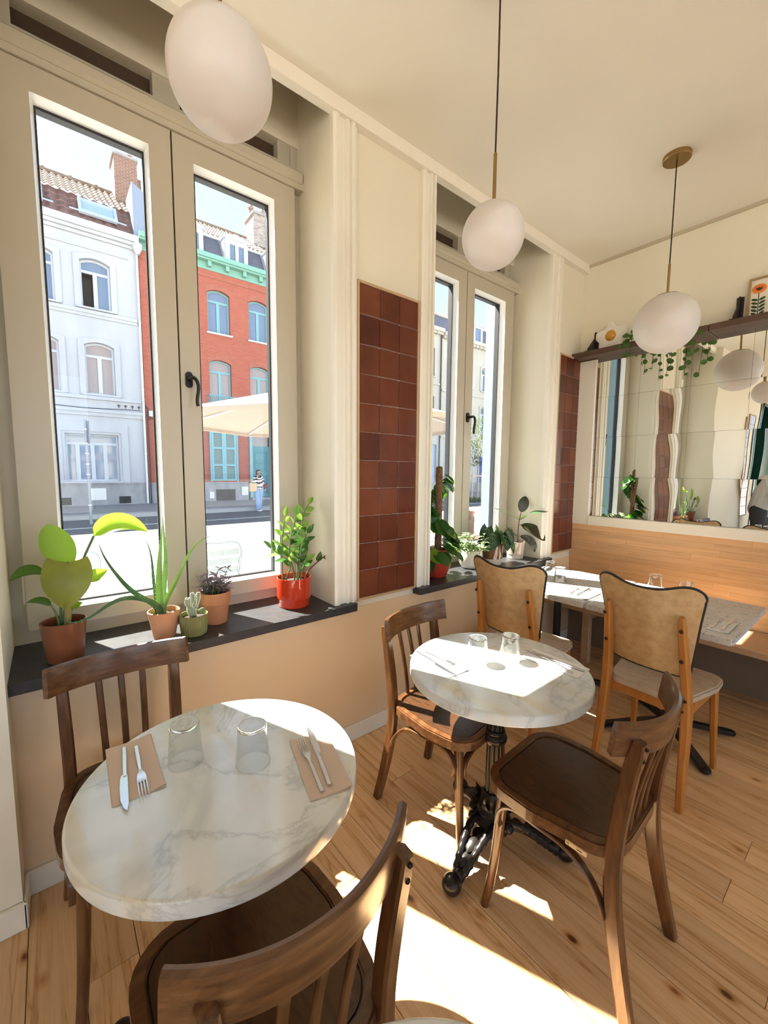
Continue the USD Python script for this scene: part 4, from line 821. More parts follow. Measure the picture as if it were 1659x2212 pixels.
obj('egg_white', join([wall_prism_x(eo.buffer(-.014), 3.690, 3.716), wall_prism_x(eo.buffer(-.005), 3.694, 3.712), wall_prism_x(eo, 3.698, 3.708), wall_prism_x(eo.buffer(-.03), 3.687, 3.69)]), egg_w, eg, smooth=60)
cy_ = eo.centroid
obj('yolk', sphere((3.688, cy_.x - .004, cy_.y + .008), .042, 4, (.6, 1, 1)), yolk, eg)
# picture
pic = thing('picture', 'framed print of two orange flowers with dark green leaves, standing on the shelf', 'picture', (0, 0, 0))
PX = 3.690; pz0, pz1, py0, py1 = 2.5505, 2.815, .515, .731
obj('frame', wall_prism_x(sg.box(py0, pz0, py1, pz1).difference(sg.box(py0 + .012, pz0 + .012, py1 - .012, pz1 - .012)), PX - .008, PX + .016), M('picture_frame_wood', (.36, .23, .10), .5), pic, smooth=False)
obj('print_paper', box(PX + .004, PX + .008, py0 + .01, py1 - .01, pz0 + .01, pz1 - .01), M('paper_cream', (.78, .70, .58), .7), pic, smooth=False)
of, of2, bk_, gl = M('print_orange', (.74, .25, .03), .7), M('print_deep_orange', (.70, .16, .03), .7), M('print_brown', (.05, .02, .012), .7), M('print_green', (.025, .055, .016), .7)
def flat(poly, d): return wall_prism_x(poly, PX + .0038 - d, PX + .0045)
for fy, fz in ((.678, 2.745), (.588, 2.712)):
    obj('print_flower', flat(affinity.scale(sg.Point(fy, fz).buffer(1), .038, .030), .0002), of, pic, smooth=False)
    obj('print_flower', flat(affinity.scale(sg.Point(fy, fz + .002).buffer(1), .026, .020), .0004), of2, pic, smooth=False)
    obj('print_flower', flat(sg.Polygon([(fy - .016, fz + .010), (fy - .008, fz + .003), (fy, fz + .009), (fy + .008, fz + .003), (fy + .016, fz + .010), (fy + .012, fz - .006), (fy, fz - .011), (fy - .012, fz - .006)]).buffer(.001), .0006), bk_, pic, smooth=False)
    lv = [sg.box(fy - .0022, pz0 + .022, fy + .0022, fz - .03)]
    for k in range(5):
        for sx in (-1, 1):
            e = affinity.rotate(affinity.scale(sg.Point(0, 0).buffer(1), .0175, .0075), sx * (32 - 3 * k)); lv.append(affinity.translate(e, fy + sx * .019, pz0 + .038 + k * .0225))
    import shapely
    obj('print_leaves', flat(shapely.union_all(lv), .0003), gl, pic, smooth=False)

# ------------------------------------------------------------------ plants
def blade(spine, W, up, shape='ovate', fold=.2, nu=13, cup=0.0, wave=0.0, wrange=None):
    P = spline(spine, nu) if len(spine) > 2 else np.linspace(spine[0], spine[1], nu)
    T = np.gradient(P, axis=0); T /= np.linalg.norm(T, axis=1)[:, None]; V, F = [], []; last = None
    for i in range(nu):
        t = i / (nu - 1)
        u = np.asarray(up(t) if callable(up) else up, float); s = np.cross(T[i], u)
        if np.linalg.norm(s) < .12 and last is not None: s = last
        s = s / np.linalg.norm(s); last = s; w = np.cross(s, T[i])
        if shape == 'ovate': wd = math.sin(PI * t ** .75) ** .8 if 0 < t < 1 else 0
        elif shape == 'heart': wd = math.sin(PI * (.27 + .73 * t)) ** .85 if t < 1 else 0
        elif shape == 'sword': wd = (1 - t) ** .8 * (.75 + .25 * min(1, t * 4))
        elif shape == 'obl': wd = math.sin(PI * t) ** .55 if 0 < t < 1 else 0
        wd = max(wd, .015) * W / 2
        for c in (-1, -.55, 0, .55, 1):
            lobe = -T[i] * (.17 * c * c * (1 - t) ** 3 * W * .6) if shape == 'heart' else 0
            V.append(P[i] + lobe + s * c * wd * math.cos(fold) + w * (abs(c) * wd * math.sin(fold) + cup * wd * c * c + wave * wd * math.sin(9 * t + 2 * c) * abs(c)))
    for i in range(nu - 1):
        for j in range(4):
            q = i * 5 + j; F += [[q, q + 1, q + 6], [q, q + 6, q + 5]]
    return trimesh.Trimesh(V, F, process=False)
soil = MN('potting_soil', [(.3, (.018, .011, .007)), (.7, (.05, .032, .02))], nscale=60, rough=.95, bump=.8, dist=.006)
def pot(t, mat, r0, r1, h, wall=.006, prof=None, soil_z=None):
    pr = prof or [(0, 0), (r0 * .96, 0), (r0, .004), (r1, h - .002), (r1 - .002, h), (r1 - wall + .001, h), (r1 - wall, h - .003), (r1 - wall - .002, h * .72), (0, h * .72)]
    obj('pot', lathe(pr, 56), mat, t, smooth=40)
    z = soil_z or h * .80; rr = r0 + (r1 - r0) * z / h - wall
    n = 40; V = [(0, 0, z + .006)]; F = []
    for k in range(n): a = 2 * PI * k / n; V.append((rr * math.cos(a), rr * math.sin(a), z + .004 * math.sin(k * 2.1)))
    for k in range(n): F.append([0, 1 + k, 1 + (k + 1) % n])
    obj('soil', trimesh.Trimesh(V, F, process=False), soil, t, smooth=True)
    return z
def loc_of(L, base): return [np.array(p) - base for p in L]
SZ = .82
terra_dark = M('glazed_terracotta', (.19, .062, .026), .30, (30, .05, .002)); terra = M('terracotta', (.56, .255, .125), .72, (50, .12, .002)); terra2 = M('terracotta_orange', (.48, .19, .085), .75, (50, .12, .002))
red_glaze = M('red_glaze', (.47, .035, .010), .10, None, coat_weight=.6); green_glaze = MN('olive_glaze', [(.3, (.13, .12, .035)), (.7, (.30, .27, .11))], nscale=9, rough=.35, bump=.05)
dark_red_glaze = M('dark_red_glaze', (.36, .035, .018), .10, None, coat_weight=.6); white_glaze = M('white_stoneware', (.70, .63, .52), .42); brown_glaze = M('brown_glaze', (.16, .075, .03), .10, None, coat_weight=.6)
beige_glaze = M('beige_glaze', (.56, .43, .31), .10, None, coat_weight=.5); stone_base = M('unglazed_base', (.60, .52, .42), .6)
lf_lime = leaf_mat('leaf_lime', (.10, .22, .015), (.17, .33, .03), 9, .5, tcol=(.42, .66, .05)); lf_olive = leaf_mat('leaf_olive', (.17, .19, .03), (.25, .27, .05), 14, .3)
lf_green = leaf_mat('leaf_green', (.035, .10, .018), (.07, .17, .03), 10, .35); stem_green = M('stem_green', (.10, .16, .05), .5); stem_brown = M('stem_brown', (.10, .055, .03), .6)
B1_ = np.array([.018, 1.925, SZ])
pl1 = thing('potted_plant', 'big leaved green plant in a brown glazed pot at the left end of the sill', 'plant', B1_, 0, 'plants on the window sills')
z = pot(pl1, terra_dark, .057, .072, .150)
for k, L in enumerate(STREL):
    L = loc_of(L, B1_)
    if k == 0: stem, lf, W, up, sh_ = L[:3], L[2:], .104, (.05, -1, .15), 'obl'
    elif k == 1: stem, lf, W, up, sh_ = L[:3], L[2:], .150, (0, -1, .1), 'heart'
    elif k == 2: stem, lf, W, up, sh_ = L[:3], L[2:], .10, (-.1, -.75, .65), 'ovate'
    elif k == 3: stem, lf, W, up, sh_ = L[:3], L[2:], .060, (0, -.6, .8), 'ovate'
    elif k == 4: stem, lf, W, up, sh_ = L[:3], L[2:], .060, (0, -.8, .6), 'ovate'
    elif k == 5: stem, lf, W, up, sh_ = L[:3], L[2:], .036, (0, -.6, .8), 'ovate'
    else: stem, lf, W, up, sh_ = L[:3], L[2:], .036, (0, -.6, .8), 'ovate'
    obj('stem', tube(spline([stem[0] - (0, 0, .03)] + stem, 12), .0045 if k < 5 else .003, 8), stem_green, pl1)
    obj('leaf', blade(lf, W, up, sh_, fold=(.12, .10, .45, .5, .4, .3, .3)[k], nu=17, cup=(.1, .22, .1, .1, .1, 0, 0)[k]), (lf_lime, lf_olive, lf_lime, lf_green, lf_lime, lf_green, lf_lime)[k], pl1, smooth=True)
obj('stem', tube(spline([(.005, -.005, z - .01), (.014, -.012, .17), (.014, -.02, .205)], 10), .011, 10), M('stem_ochre', (.30, .22, .07), .55), pl1)

B2_ = np.array([.356, 1.932, SZ])
pl2 = thing('potted_plant', 'spiky aloe in a plain terracotta pot on the left half of the sill', 'plant', B2_, 0, 'plants on the window sills')
pot(pl2, terra, .043, .063, .117)
lf_aloe = leaf_mat('leaf_aloe', (.18, .33, .08), (.34, .50, .18), 20, .25, .25)
lf_aloe_d = leaf_mat('leaf_aloe_dark', (.05, .13, .05), (.12, .23, .10), 20, .2, .3)
for k, L in enumerate(ALOE):
    L = loc_of(L, B2_); W = (.024, .017, .030, .026, .022, .024)[k]
    P = spline([L[0] - np.array([0, 0, .035])] + L, 26); n = len(P)
    sc = np.array([(1 - (i / (n - 1)) ** 1.6) * .92 + .05 for i in range(n)])
    prof = [(-.5, .12), (-.42, -.05), (-.2, -.22), (0, -.27), (.2, -.22), (.42, -.05), (.5, .12), (.25, .04), (0, 0), (-.25, .04)]
    m = sweep(P, np.array(prof) * W, up=(0, -1, .25), scale=sc)
    b = obj('leaf', m, lf_aloe if k in (2, 3, 4) else lf_aloe_d, pl2, smooth=60)
    T = np.gradient(P, axis=0); tee = []
    for i in range(3, n - 2):
        d, s_, w_ = frame_of(T[i], (0, -1, .25))
        for sx in (-1, 1): c = P[i] + s_ * sx * W * .5 * sc[i] + w_ * .12 * W * sc[i]; tee.append(tube([c, c + s_ * sx * .0035 + d * .0015], .001, 4, scale=[1, .2]))
    obj('leaf_spines', join(tee), M('aloe_spine', (.55, .62, .40), .5) if k == 0 else '/World/Looks/aloe_spine', b, smooth=False, kind='stuff')

B3_ = np.array([.464, 1.888, SZ])
pl3 = thing('potted_plant', 'tiny white edged cactus in a ribbed olive green pot', 'plant', B3_, 0, 'plants on the window sills')
V, F = [], []; K = 34 * 6
prs = [(.046, 0), (.052, .004), (.0575, .05), (.0585, .09), (.0535, .09), (.052, .070), (0, .070)]
for i, (r, z) in enumerate(prs):
    for k in range(K):
        a = 2 * PI * k / K; q = r - (.0022 * abs(math.sin(17 * a)) ** .5 * (.0 if i > 3 or i == 0 else 1)); V.append((q * math.cos(a), q * math.sin(a), z))
for i in range(len(prs) - 1):
    for k in range(K): a, b = i * K + k, i * K + (k + 1) % K; F += [[a, b, b + K], [a, b + K, a + K]]
obj('pot', trimesh.Trimesh(V, F, process=False), green_glaze, pl3, smooth=40)
obj('soil', lathe([(0, .074), (.053, .072), (.053, .070), (0, .070)], 32), soil, pl3)
cact = M('cactus_flesh', (.16, .22, .09), .5); cwhite = M('cactus_white', (.66, .68, .55), .7)
for k, (pts, r, fl) in enumerate([([(0, 0, .07), (-.008, 0, .10), (-.014, 0, .13)], .014, 1), ([(-.012, -.002, .12), (-.022, -.003, .145), (-.022, -.003, .165)], .012, 1), ([(-.008, -.004, .125), (-.002, -.006, .155), (-.006, -.006, .185)], .0085, 1), ([(.004, -.002, .11), (.014, -.004, .145), (.022, -.004, .182)], .0085, 1), ([(.0, -.005, .12), (.004, -.006, .15), (.006, -.006, .172)], .0075, 1)]):
    P = spline(pts, 14); sc = [.75 + .45 * math.sin(PI * i / 13) for i in range(14)]; sc[0] = sc[-1] = .3
    c = obj('stem', sweep(P, [(x, y * .5) for x, y in circ(r, 12)], up=(0, -1, .1), scale=sc), cact, pl3)
    ed = []
    for sx in (-1, 1): ed.append(tube(P + np.array([sx * r * .95, -.001, 0]) * np.array(sc)[:, None], .0032, 6))
    ed += [tube([P[i] + np.array([-r, -r * .45, 0]), P[i] + np.array([0, -r * .62, .004]), P[i] + np.array([r, -r * .45, 0])], .0008, 4) for i in range(2, 12)]
    obj('white_edge', join(ed), cwhite, c)
obj('pad', sphere((.034, -.006, .098), .014, 2, (1, .45, .95)), cact, pl3)

B4_ = np.array([.585, 1.978, SZ])
pl4 = thing('potted_plant', 'purple and pink small leaved trailing plant in a rimmed terracotta pot', 'plant', B4_, 0, 'plants on the window sills')
pot(pl4, terra2, 0, 0, 0, prof=[(0, 0), (.046, 0), (.048, .004), (.0585, .092), (.0655, .094), (.0675, .148), (.064, .150), (.060, .148), (.058, .12), (0, .12)], soil_z=.128) if False else None
obj('pot', lathe([(0, 0), (.046, 0), (.048, .004), (.0585, .092), (.0655, .095), (.0675, .146), (.0655, .149), (.061, .148), (.059, .12), (0, .12)], 56), terra2, pl4, smooth=40)
obj('soil', lathe([(0, .134), (.059, .130), (.059, .12), (0, .12)], 32), soil, pl4)
lp = [leaf_mat('leaf_purple', (.30, .20, .32), (.46, .34, .48), 30, .5, tcol=(.5, .25, .5)), leaf_mat('leaf_pink', (.60, .42, .52), (.75, .60, .68), 30, .5, tcol=(.8, .45, .6)), leaf_mat('leaf_mauve', (.34, .31, .28), (.48, .45, .44), 30, .45, tcol=(.45, .4, .4))]
r1 = random.Random(5)
for k in range(28):
    a = r1.uniform(0, 2 * PI); rr = .05 * math.sqrt(r1.random()); h = r1.uniform(.03, .115); x, y = rr * math.cos(a), rr * math.sin(a)
    tip = np.array([x * 1.5 + r1.uniform(-.012, .012), y * 1.3, .132 + h])
    if k == 0: tip = np.array([.072, -.01, .235])
    if k == 1: tip = np.array([-.085, -.03, .16])
    P = spline([(x * .7, y * .7, .13), ((x + tip[0]) / 2 + (.02 if k == 0 else 0), (y + tip[1]) / 2, .132 + h * .7 + (.06 if k == 0 else 0)), tip], 10)
    st = obj('stem', tube(P, .0016, 5), '/World/Looks/stem_green', pl4)
    for q in range(5):
        i = min(9, 3 + q + (q > 2)); d = np.array([math.cos(a + q * 2.4), math.sin(a + q * 2.4), r1.uniform(.1, .9)])
        obj('leaf', leaf(P[i], d, (0, 0, 1), r1.uniform(.038, .060), r1.uniform(.014, .021), bend=r1.uniform(.2, .9), fold=.35, shape='lance', nu=6), lp[r1.choice((0, 0, 1, 2, 2))], pl4, smooth=True)

B5_ = np.array([.990, 1.982, SZ])
pl5 = thing('potted_plant', 'upright glossy leaved plant in a bright red glazed pot, right end of the nearer sill', 'plant', B5_, 0, 'plants on the window sills')
obj('pot', lathe([(0, 0), (.076, 0), (.080, .004), (.081, .030), (.086, .042), (.0885, .052), (.0885, .153), (.0865, .156), (.083, .155), (.081, .12), (0, .12)], 64), red_glaze, pl5, smooth=40)
obj('soil', lathe([(0, .132), (.081, .128), (.081, .12), (0, .12)], 32), soil, pl5)
lf_zz = [leaf_mat('leaf_zz', (.018, .075, .010), (.045, .14, .02), 12, .10, .18, tcol=(.16, .40, .05)), leaf_mat('leaf_zz_light', (.11, .25, .03), (.20, .36, .06), 12, .26, .2, tcol=(.5, .75, .12))]
r1 = random.Random(9)
for k, L in enumerate(ZZ):
    L = loc_of(L, B5_); P = spline([L[0] - np.array([0, 0, .03])] + L, 24)
    obj('stem', tube(P, .0042, 8, scale=np.linspace(1.1, .55, 24)), stem_green if k != 2 else stem_brown, pl5)
    n = (11, 13, 5, 9, 10, 7, 6)[k]; i0 = (9, 8, 11, 9, 8, 9, 8)[k]
    T = np.gradient(P, axis=0)
    for q in range(n):
        i = int(i0 + (23 - i0) * q / (n - 1)); d, s_, w_ = frame_of(T[i], (0, -1, 0)); sx = 1 if q % 2 else -1
        az = r1.uniform(-.5, .5); side = s_ * math.cos(az) + w_ * math.sin(az)
        dirn = d * .75 + side * sx * .9 if q < n - 1 else d
        lt = 1 if (k == 1 and q > 5) or (k == 3) or r1.random() < .15 else 0
        obj('leaf', leaf(P[i], dirn, (0, -.7, .7), r1.uniform(.052, .072), r1.uniform(.026, .034), bend=r1.uniform(0, .5), fold=.22, shape='ovate', nu=7, twist=r1.uniform(-.5, .5)), lf_zz[lt], pl5, smooth=True)

B6_ = np.array([2.052, 1.955, SZ])
pl6 = thing('potted_plant', 'climbing heart leaved plant on a moss pole in a round red pot', 'plant', B6_, 0, 'plants on the window sills')
obj('pot', lathe([(0, 0), (.058, 0), (.066, .008), (.085, .06), (.0905, .11), (.086, .155), (.076, .188), (.074, .192), (.069, .190), (.074, .15), (0, .15)], 56), dark_red_glaze, pl6, smooth=40)
obj('soil', lathe([(0, .165), (.072, .16), (.072, .15), (0, .15)], 32), soil, pl6)
mp = tube([(.012, .005, .15), (.012, .005, .45), (.010, .005, .735), (.010, .005, .75)], .023, 20, scale=[1, 1, 1, .75]).subdivide_to_size(.012); mp.vertices += (meshkit.noise(mp.vertices * 120)[:, None] - .5) * mp.vertex_normals * .008
obj('moss_pole', mp, MN('moss_pole', [(.3, (.10, .045, .02)), (.7, (.25, .125, .06))], nscale=90, rough=.95, bump=.9, dist=.006), pl6, smooth=False)
lf_po = [leaf_mat('leaf_pothos', (.02, .085, .012), (.05, .15, .025), 8, .3, .22), leaf_mat('leaf_pothos_light', (.20, .38, .02), (.36, .55, .06), 8, .5, .3, tcol=(.55, .8, .08)), leaf_mat('leaf_pothos_yellow', (.45, .30, .02), (.30, .32, .04), 6, .3, .3)]
r1 = random.Random(14)
for k in range(84):
    z = .19 + .47 * ((k * .618) % 1) if k < 70 else r1.uniform(.15, .24); a = k * 2.399; d = np.array([math.cos(a), math.sin(a) * .8, 0])
    L = r1.uniform(.085, .125) if k < 70 else r1.uniform(.09, .12); st = np.array([.012, .005, z]); rr = r1.uniform(.05, .09) if k < 70 else r1.uniform(.09, .17)
    b = st + d * rr + np.array([0, 0, r1.uniform(.0, .04) if k < 70 else -.02])
    if b[1] > .11: b[1] = .11
    if b[0] < -.11: b[0] = -.11
    obj('stem', tube(spline([st, st + d * rr * .5 + (0, 0, .025), b], 7), .0018, 5), stem_green, pl6)
    dd = d + np.array([0, -.25, r1.uniform(-.75, -.2) if k < 70 else -.3])
    if b[1] > .06: dd[1] = min(dd[1], -.1)
    if b[0] < -.05: dd[0] = max(dd[0], -.05)
    obj('leaf', leaf(b, dd, d * .8 + np.array([0, -.3, .6]), L, L * .72, bend=.5, fold=.22, shape='heart', nu=9), lf_po[1] if k % 11 == 3 else lf_po[0], pl6, smooth=True)
obj('leaf', leaf((.005, -.078, .185), (-.0, -.25, -1), (0, -1, .1), .115, .055, bend=-.3, fold=.3, shape='ovate', nu=9), lf_po[2], pl6, smooth=True, label='yellowing leaf hanging in front of the pot')

B7_ = np.array([2.445, 1.985, SZ])
pl7 = thing('potted_plant', 'silvery variegated trailing plant in a round white pot', 'plant', B7_, 0, 'plants on the window sills')
obj('pot', lathe([(0, 0), (.055, 0), (.066, .006), (.084, .04), (.0885, .075), (.086, .115), (.080, .135), (.077, .137), (.074, .134), (.078, .10), (0, .10)], 56), white_glaze, pl7, smooth=40)
obj('soil', lathe([(0, .12), (.077, .112), (.077, .10), (0, .10)], 32), soil, pl7)
lf_tr = [leaf_mat('leaf_silver', (.24, .32, .20), (.55, .62, .48), 40, .3, .35), leaf_mat('leaf_silver_dark', (.09, .17, .07), (.36, .45, .30), 40, .3, .35)]
r1 = random.Random(21)
for k in range(36):
    a = r1.uniform(0, 2 * PI); rr = .07 * math.sqrt(r1.random()) + .01; x, y = rr * math.cos(a), rr * math.sin(a); over = r1.random() < .4
    out_ = np.array([math.cos(a), math.sin(a), 0])
    tip = np.array([x, y, .12]) + out_ * (r1.uniform(.03, .09) if over else r1.uniform(.0, .03)) + np.array([0, 0, r1.uniform(-.06, .02) if over else r1.uniform(.04, .14)])
    tip[1] = min(tip[1], .12)
    P = spline([(x * .6, y * .6, .115), (np.array([x, y, .16]) + tip * [1, 1, 1] * 0 + out_ * .02), tip], 9)
    obj('stem', tube(P, .0016, 5), stem_green, pl7)
    for q in range(6):
        i = 3 + q; d = np.array([math.cos(a + q * 2.2), math.sin(a + q * 2.2), r1.uniform(-.1, .7)])
        obj('leaf', leaf(P[i], d, (0, 0, 1), r1.uniform(.050, .072), r1.uniform(.019, .026), bend=r1.uniform(.2, .9), fold=.3, shape='lance', nu=6), lf_tr[r1.choice((0, 0, 1))], pl7, smooth=True)

B8_ = np.array([2.69, 1.968, SZ])
pl8 = thing('potted_plant', 'dark velvety heart leaved plant with pale veins in a brown and cream pot', 'plant', B8_, 0, 'plants on the window sills')
obj('pot', lathe([(.074, .045), (.080, .165), (.078, .168), (.074, .167), (.072, .13), (0, .13)], 56), brown_glaze, pl8, smooth=40)
obj('pot_base', lathe([(0, 0), (.068, 0), (.0705, .003), (.0742, .046), (0, .046)], 56), stone_base, pl8, smooth=40)
obj('soil', lathe([(0, .145), (.072, .14), (.072, .13), (0, .13)], 32), soil, pl8)
lf_an = leaf_mat('leaf_velvet', (.012, .045, .016), (.022, .065, .022), 10, .15, .4); vein = M('leaf_vein', (.30, .40, .26), .5)
r1 = random.Random(33)
for k in range(19):
    a = k * 2.399 + .4; rr = r1.uniform(.03, .12); d = np.array([math.cos(a), math.sin(a), 0]); b = np.array([d[0] * rr, min(d[1] * rr, .05), r1.uniform(.24, .355) - rr * .5])
    obj('stem', tube(spline([(d[0] * .02, d[1] * .02, .14), b * [.6, .6, .85], b], 8), .002, 5), stem_green, pl8)
    L = r1.uniform(.105, .135); dd = np.array([d[0] * .45, d[1] * .3 - .25, -.9]); up = (d[0] * .4, -.8, .35)
    lf_ = obj('leaf', leaf(b, dd, up, L, L * .88, bend=.35, fold=.18, shape='heart', nu=9), lf_an, pl8, smooth=True)
    D, S_, W_ = frame_of(dd, up); vs = []
    for t0, an in ((0.0, 0), (.02, .55), (.02, -.55), (.04, 1.0), (.04, -1.0), (.3, .6), (.3, -.6), (.55, .5), (.55, -.5)):
        ln = L * (.9 if an == 0 else .5 * (1 - t0) + .04); p0 = b + D * L * t0 + W_ * .0016
        e = p0 + (D * math.cos(an) + S_ * math.sin(an)) * ln * .8 + W_ * (.0 + abs(math.sin(an)) * ln * .17) - W_ * .10 * ln
        vs.append(tube([p0, (p0 + e) / 2 + W_ * .003, e], .0009, 4))
    obj('leaf_vein', join(vs), vein, lf_)

B9_ = np.array([3.025, 1.985, SZ])
pl9 = thing('potted_plant', 'rubber plant with broad dark leaves in a beige glazed pot, farthest right', 'plant', B9_, 0, 'plants on the window sills')
obj('pot', lathe([(.064, .032), (.069, .036), (.076, .140), (.074, .143), (.070, .142), (.068, .11), (0, .11)], 56), beige_glaze, pl9, smooth=40)
obj('pot_base', lathe([(0, 0), (.062, 0), (.065, .003), (.066, .032), (0, .034)], 56), stone_base, pl9, smooth=40)
obj('soil', lathe([(0, .128), (.068, .122), (.068, .11), (0, .11)], 32), soil, pl9)
lf_ru = leaf_mat('leaf_rubber', (.030, .022, .014), (.055, .050, .026), 6, .12, .22); lf_ru2 = leaf_mat('leaf_rubber_green', (.03, .07, .03), (.06, .11, .05), 6, .2, .2); bud = M('rubber_stem', (.14, .045, .035), .4)
P = spline([np.array(RUB[0][0]) - B9_ - (0, 0, .04)] + loc_of(RUB[0], B9_), 16)
obj('stem', tube(P, .0048, 8, scale=np.linspace(1.2, .7, 16)), bud, pl9)
for k, W, up in ((1, .088, (-.75, -.65, .1)), (2, .070, (0, -.25, 1)), (3, .070, (0, -.3, 1)), (4, .100, (-.6, -.5, .65)), (5, .062, (-.8, -.6, .2)), (6, .055, (-.3, -.5, .8)), (7, .060, (-.3, -.5, .8))):
    L = loc_of(RUB[k], B9_); b = L[0] * .9 + L[1] * .1
    obj('petiole', tube([L[0], b + .001], .0025, 6), bud, pl9)
    obj('leaf', blade([b] + L[1:], W, up, 'obl', fold=.12, nu=13), lf_ru2 if k in (2, 3) else lf_ru, pl9, smooth=True)

# trailing plant on the shelf, its pot behind the globe
B10 = np.array([3.635, 1.20, 2.549])
pl0 = thing('trailing_plant', 'trailing plant with round coin leaves hanging from the shelf over the mirror', 'plant', B10)
obj('pot', lathe([(0, 0), (.05, 0), (.06, .10), (.057, .102), (.053, .08), (0, .08)], 40), terra, pl0, smooth=40)
obj('soil', lathe([(0, .09), (.053, .085), (.053, .08), (0, .08)], 24), soil, pl0)
lf_co = leaf_mat('leaf_coin', (.035, .10, .02), (.07, .16, .035), 10, .3, .3); r1 = random.Random(3)
for k, (dy, zl) in enumerate([(.215, -.13), (.245, -.05), (.19, -.10), (.23, .03), (.08, -.27), (.02, -.25), (.03, -.20), (-.09, -.27), (-.09, -.17), (-.19, -.285), (-.24, -.13), (-.23, -.18)]):
    P = spline([(0, 0, .09), (-.03, dy * .5, .10 if zl < 0 else .12), (-.085, dy * .92, .015), (-.088, dy, min(-.02, zl * .5)) if zl < 0 else (-.06, dy * .98, .05), (-.084 if zl < 0 else -.05, dy + r1.uniform(-.015, .015), zl)], 22)
    obj('stem', tube(P, .0014, 5), stem_brown, pl0)
    for q in range(6):
        i = 6 + int(q * 2.9); d = np.array([-.5, r1.uniform(-1, 1), r1.uniform(-.8, .3)]); r = r1.uniform(.026, .040)
        obj('leaf', leaf(P[min(i, 21)], d, (-1, 0, .3), r * 1.15, r, bend=.2, fold=.12, shape='round', nu=7), lf_co, pl0, smooth=True)
# ------------------------------------------------------------------ table settings
steel = M('cutlery_steel', (.66, .66, .68), .26, None, metallic=1.0)
napkin_m = M('napkin_kraft', (.60, .46, .36), .85, (120, .1, .0006)); napkin_w = M('napkin_white', (.74, .70, .66), .85, (120, .1, .0006))
tumbler_m = pane_mat('tumbler_glass', (.955, .965, .965), (1, 1, 1))
def tumbler_mesh(r=.0435, rb=.036, h=.104):
    """upside down: rim on the table, thick base on top"""
    w = .0016
    pr = [(r - w, 0), (r - w * .5, -.0004 + .0004), (r, .0006), (rb + .0006, h - .005), (rb - .003, h), (rb * .55, h + .0004), (0, h - .0015), ]
    inner = [(0, h - .012), (rb * .6, h - .0115), (rb - w - .002, h - .009), (r - w, .0006)]
    return lathe(pr + inner, 56)
clear_glass = usdkit.material(stage, '/World/Looks/clear_glass', {'p': ('principled_bsdf', {'base_color': (1, 1, 1), 'roughness': .02, 'transmission_weight': 1.0, 'ior': 1.22})}, [], surface='p.BSDF')
def tumbler(label, x, y, z, group, r=.0435, rb=.036, h=.104):
    """upside down: rim on the table, thick base on top"""
    t = thing('drinking_glass', label, 'glass', (x, y, z + .0002), 0, group)
    obj('glass_wall', lathe([(r - .0014, .0012), (r, .0012), (rb + .0004, h - .004), (rb - .0012, h - .004), (r - .0014, .0012)], 64), tumbler_m, t, 60)
    obj('glass_base', lathe([(0, h - .009), (rb * .6, h - .010), (rb - .001, h - .008), (rb + .0006, h - .005), (rb - .001, h - .001), (rb - .004, h), (rb * .72, h), (rb * .62, h - .0012), (0, h - .0014)], 64), clear_glass, t, 50)
    m = trimesh.creation.torus(r - .0008, .0011, 64, 8); obj('glass_rim', mv(m, (0, 0, .0011)), clear_glass, t, True)
    return t
def place(name, m, mat, x, y, z, ang, label, cat, group, kids=()):
    t = thing(name, label, cat, (x, y, z), ang, group)
    for n_, mm, mt in [(name + '_body', m, mat)] + list(kids): obj(n_, mm, mt, t, 40)
    return t
def napkin(label, x, y, z, ang, w, d, mat, group, seed):
    r1 = random.Random(seed); parts = []
    t = thing('napkin', label, 'napkin', (x, y, z), ang, group)
    for k in range(3):
        o = sg.Polygon([(-w / 2 + r1.uniform(-.002, .002), -d / 2 + r1.uniform(-.002, .002)), (w / 2 + r1.uniform(-.003, .003), -d / 2 + r1.uniform(-.003, .003)), (w / 2 + r1.uniform(-.003, .003), d / 2 + r1.uniform(-.003, .003)), (-w / 2, d / 2)]).buffer(.0015)
        m = prism(o, .0004 + k * .0009, .0011 + k * .0009).subdivide_to_size(.03)
        V = m.vertices; c = ((V[:, 0] / (w / 2)) ** 2 * (V[:, 1] / (d / 2) > .3) * .0015 + (np.clip(V[:, 0] / (w / 2), 0, 1) ** 4) * (.002 + .0012 * k)); m.vertices = np.c_[V[:, 0], V[:, 1], V[:, 2] + c]
        obj('napkin_layer', m, mat, t, 40)
    return t
def fork_mesh():
    hd = [(0, .001), (.05, .002), (.085, .003), (.105, .008), (.118, .007), (.130, .002)]
    m = [sweep([(0, x, .0035 + z) for x, z in ((0, 0), (.055, .0005), (.094, .001))], rect(.0085, .0032, .0008), scale=[1, .95, .62]),
         sweep(spline([(0, .090, .0045), (0, .105, .007), (0, .118, .0068), (0, .134, .0035)], 10), rect(.018, .0022, .0006), scale=[.33, .36, .42, .55, .75, .92, 1.0, 1.06, 1.1, 1.1])]
    for k in range(4):
        x = (k - 1.5) * .0056; m.append(sweep(spline([(x, .132, .0040), (x, .150, .0018), (x, .168, .0026), (x * .96, .182, .0052)], 9), rect(.0028, .0019, .0005), scale=np.linspace(1, .55, 9)))
    return join(m)
def knife_mesh():
    h = sweep([(0, 0, .0038), (0, .06, .0042), (0, .105, .0040)], rect(.0095, .0052, .0012), scale=[1, .96, .8])
    bl = prism(sg.Polygon([(-.004, .098), (.005, .098), (.0085, .108), (.0098, .14), (.0085, .175), (.003, .198), (-.002, .206), (-.0045, .19), (-.0048, .14)]).buffer(.0006), .0028, .0042)
    return h, bl
FORK, (KH, KB) = fork_mesh(), knife_mesh()
for m_ in (KH, KB): m_.apply_scale((1.1, 1.2, 1.05))
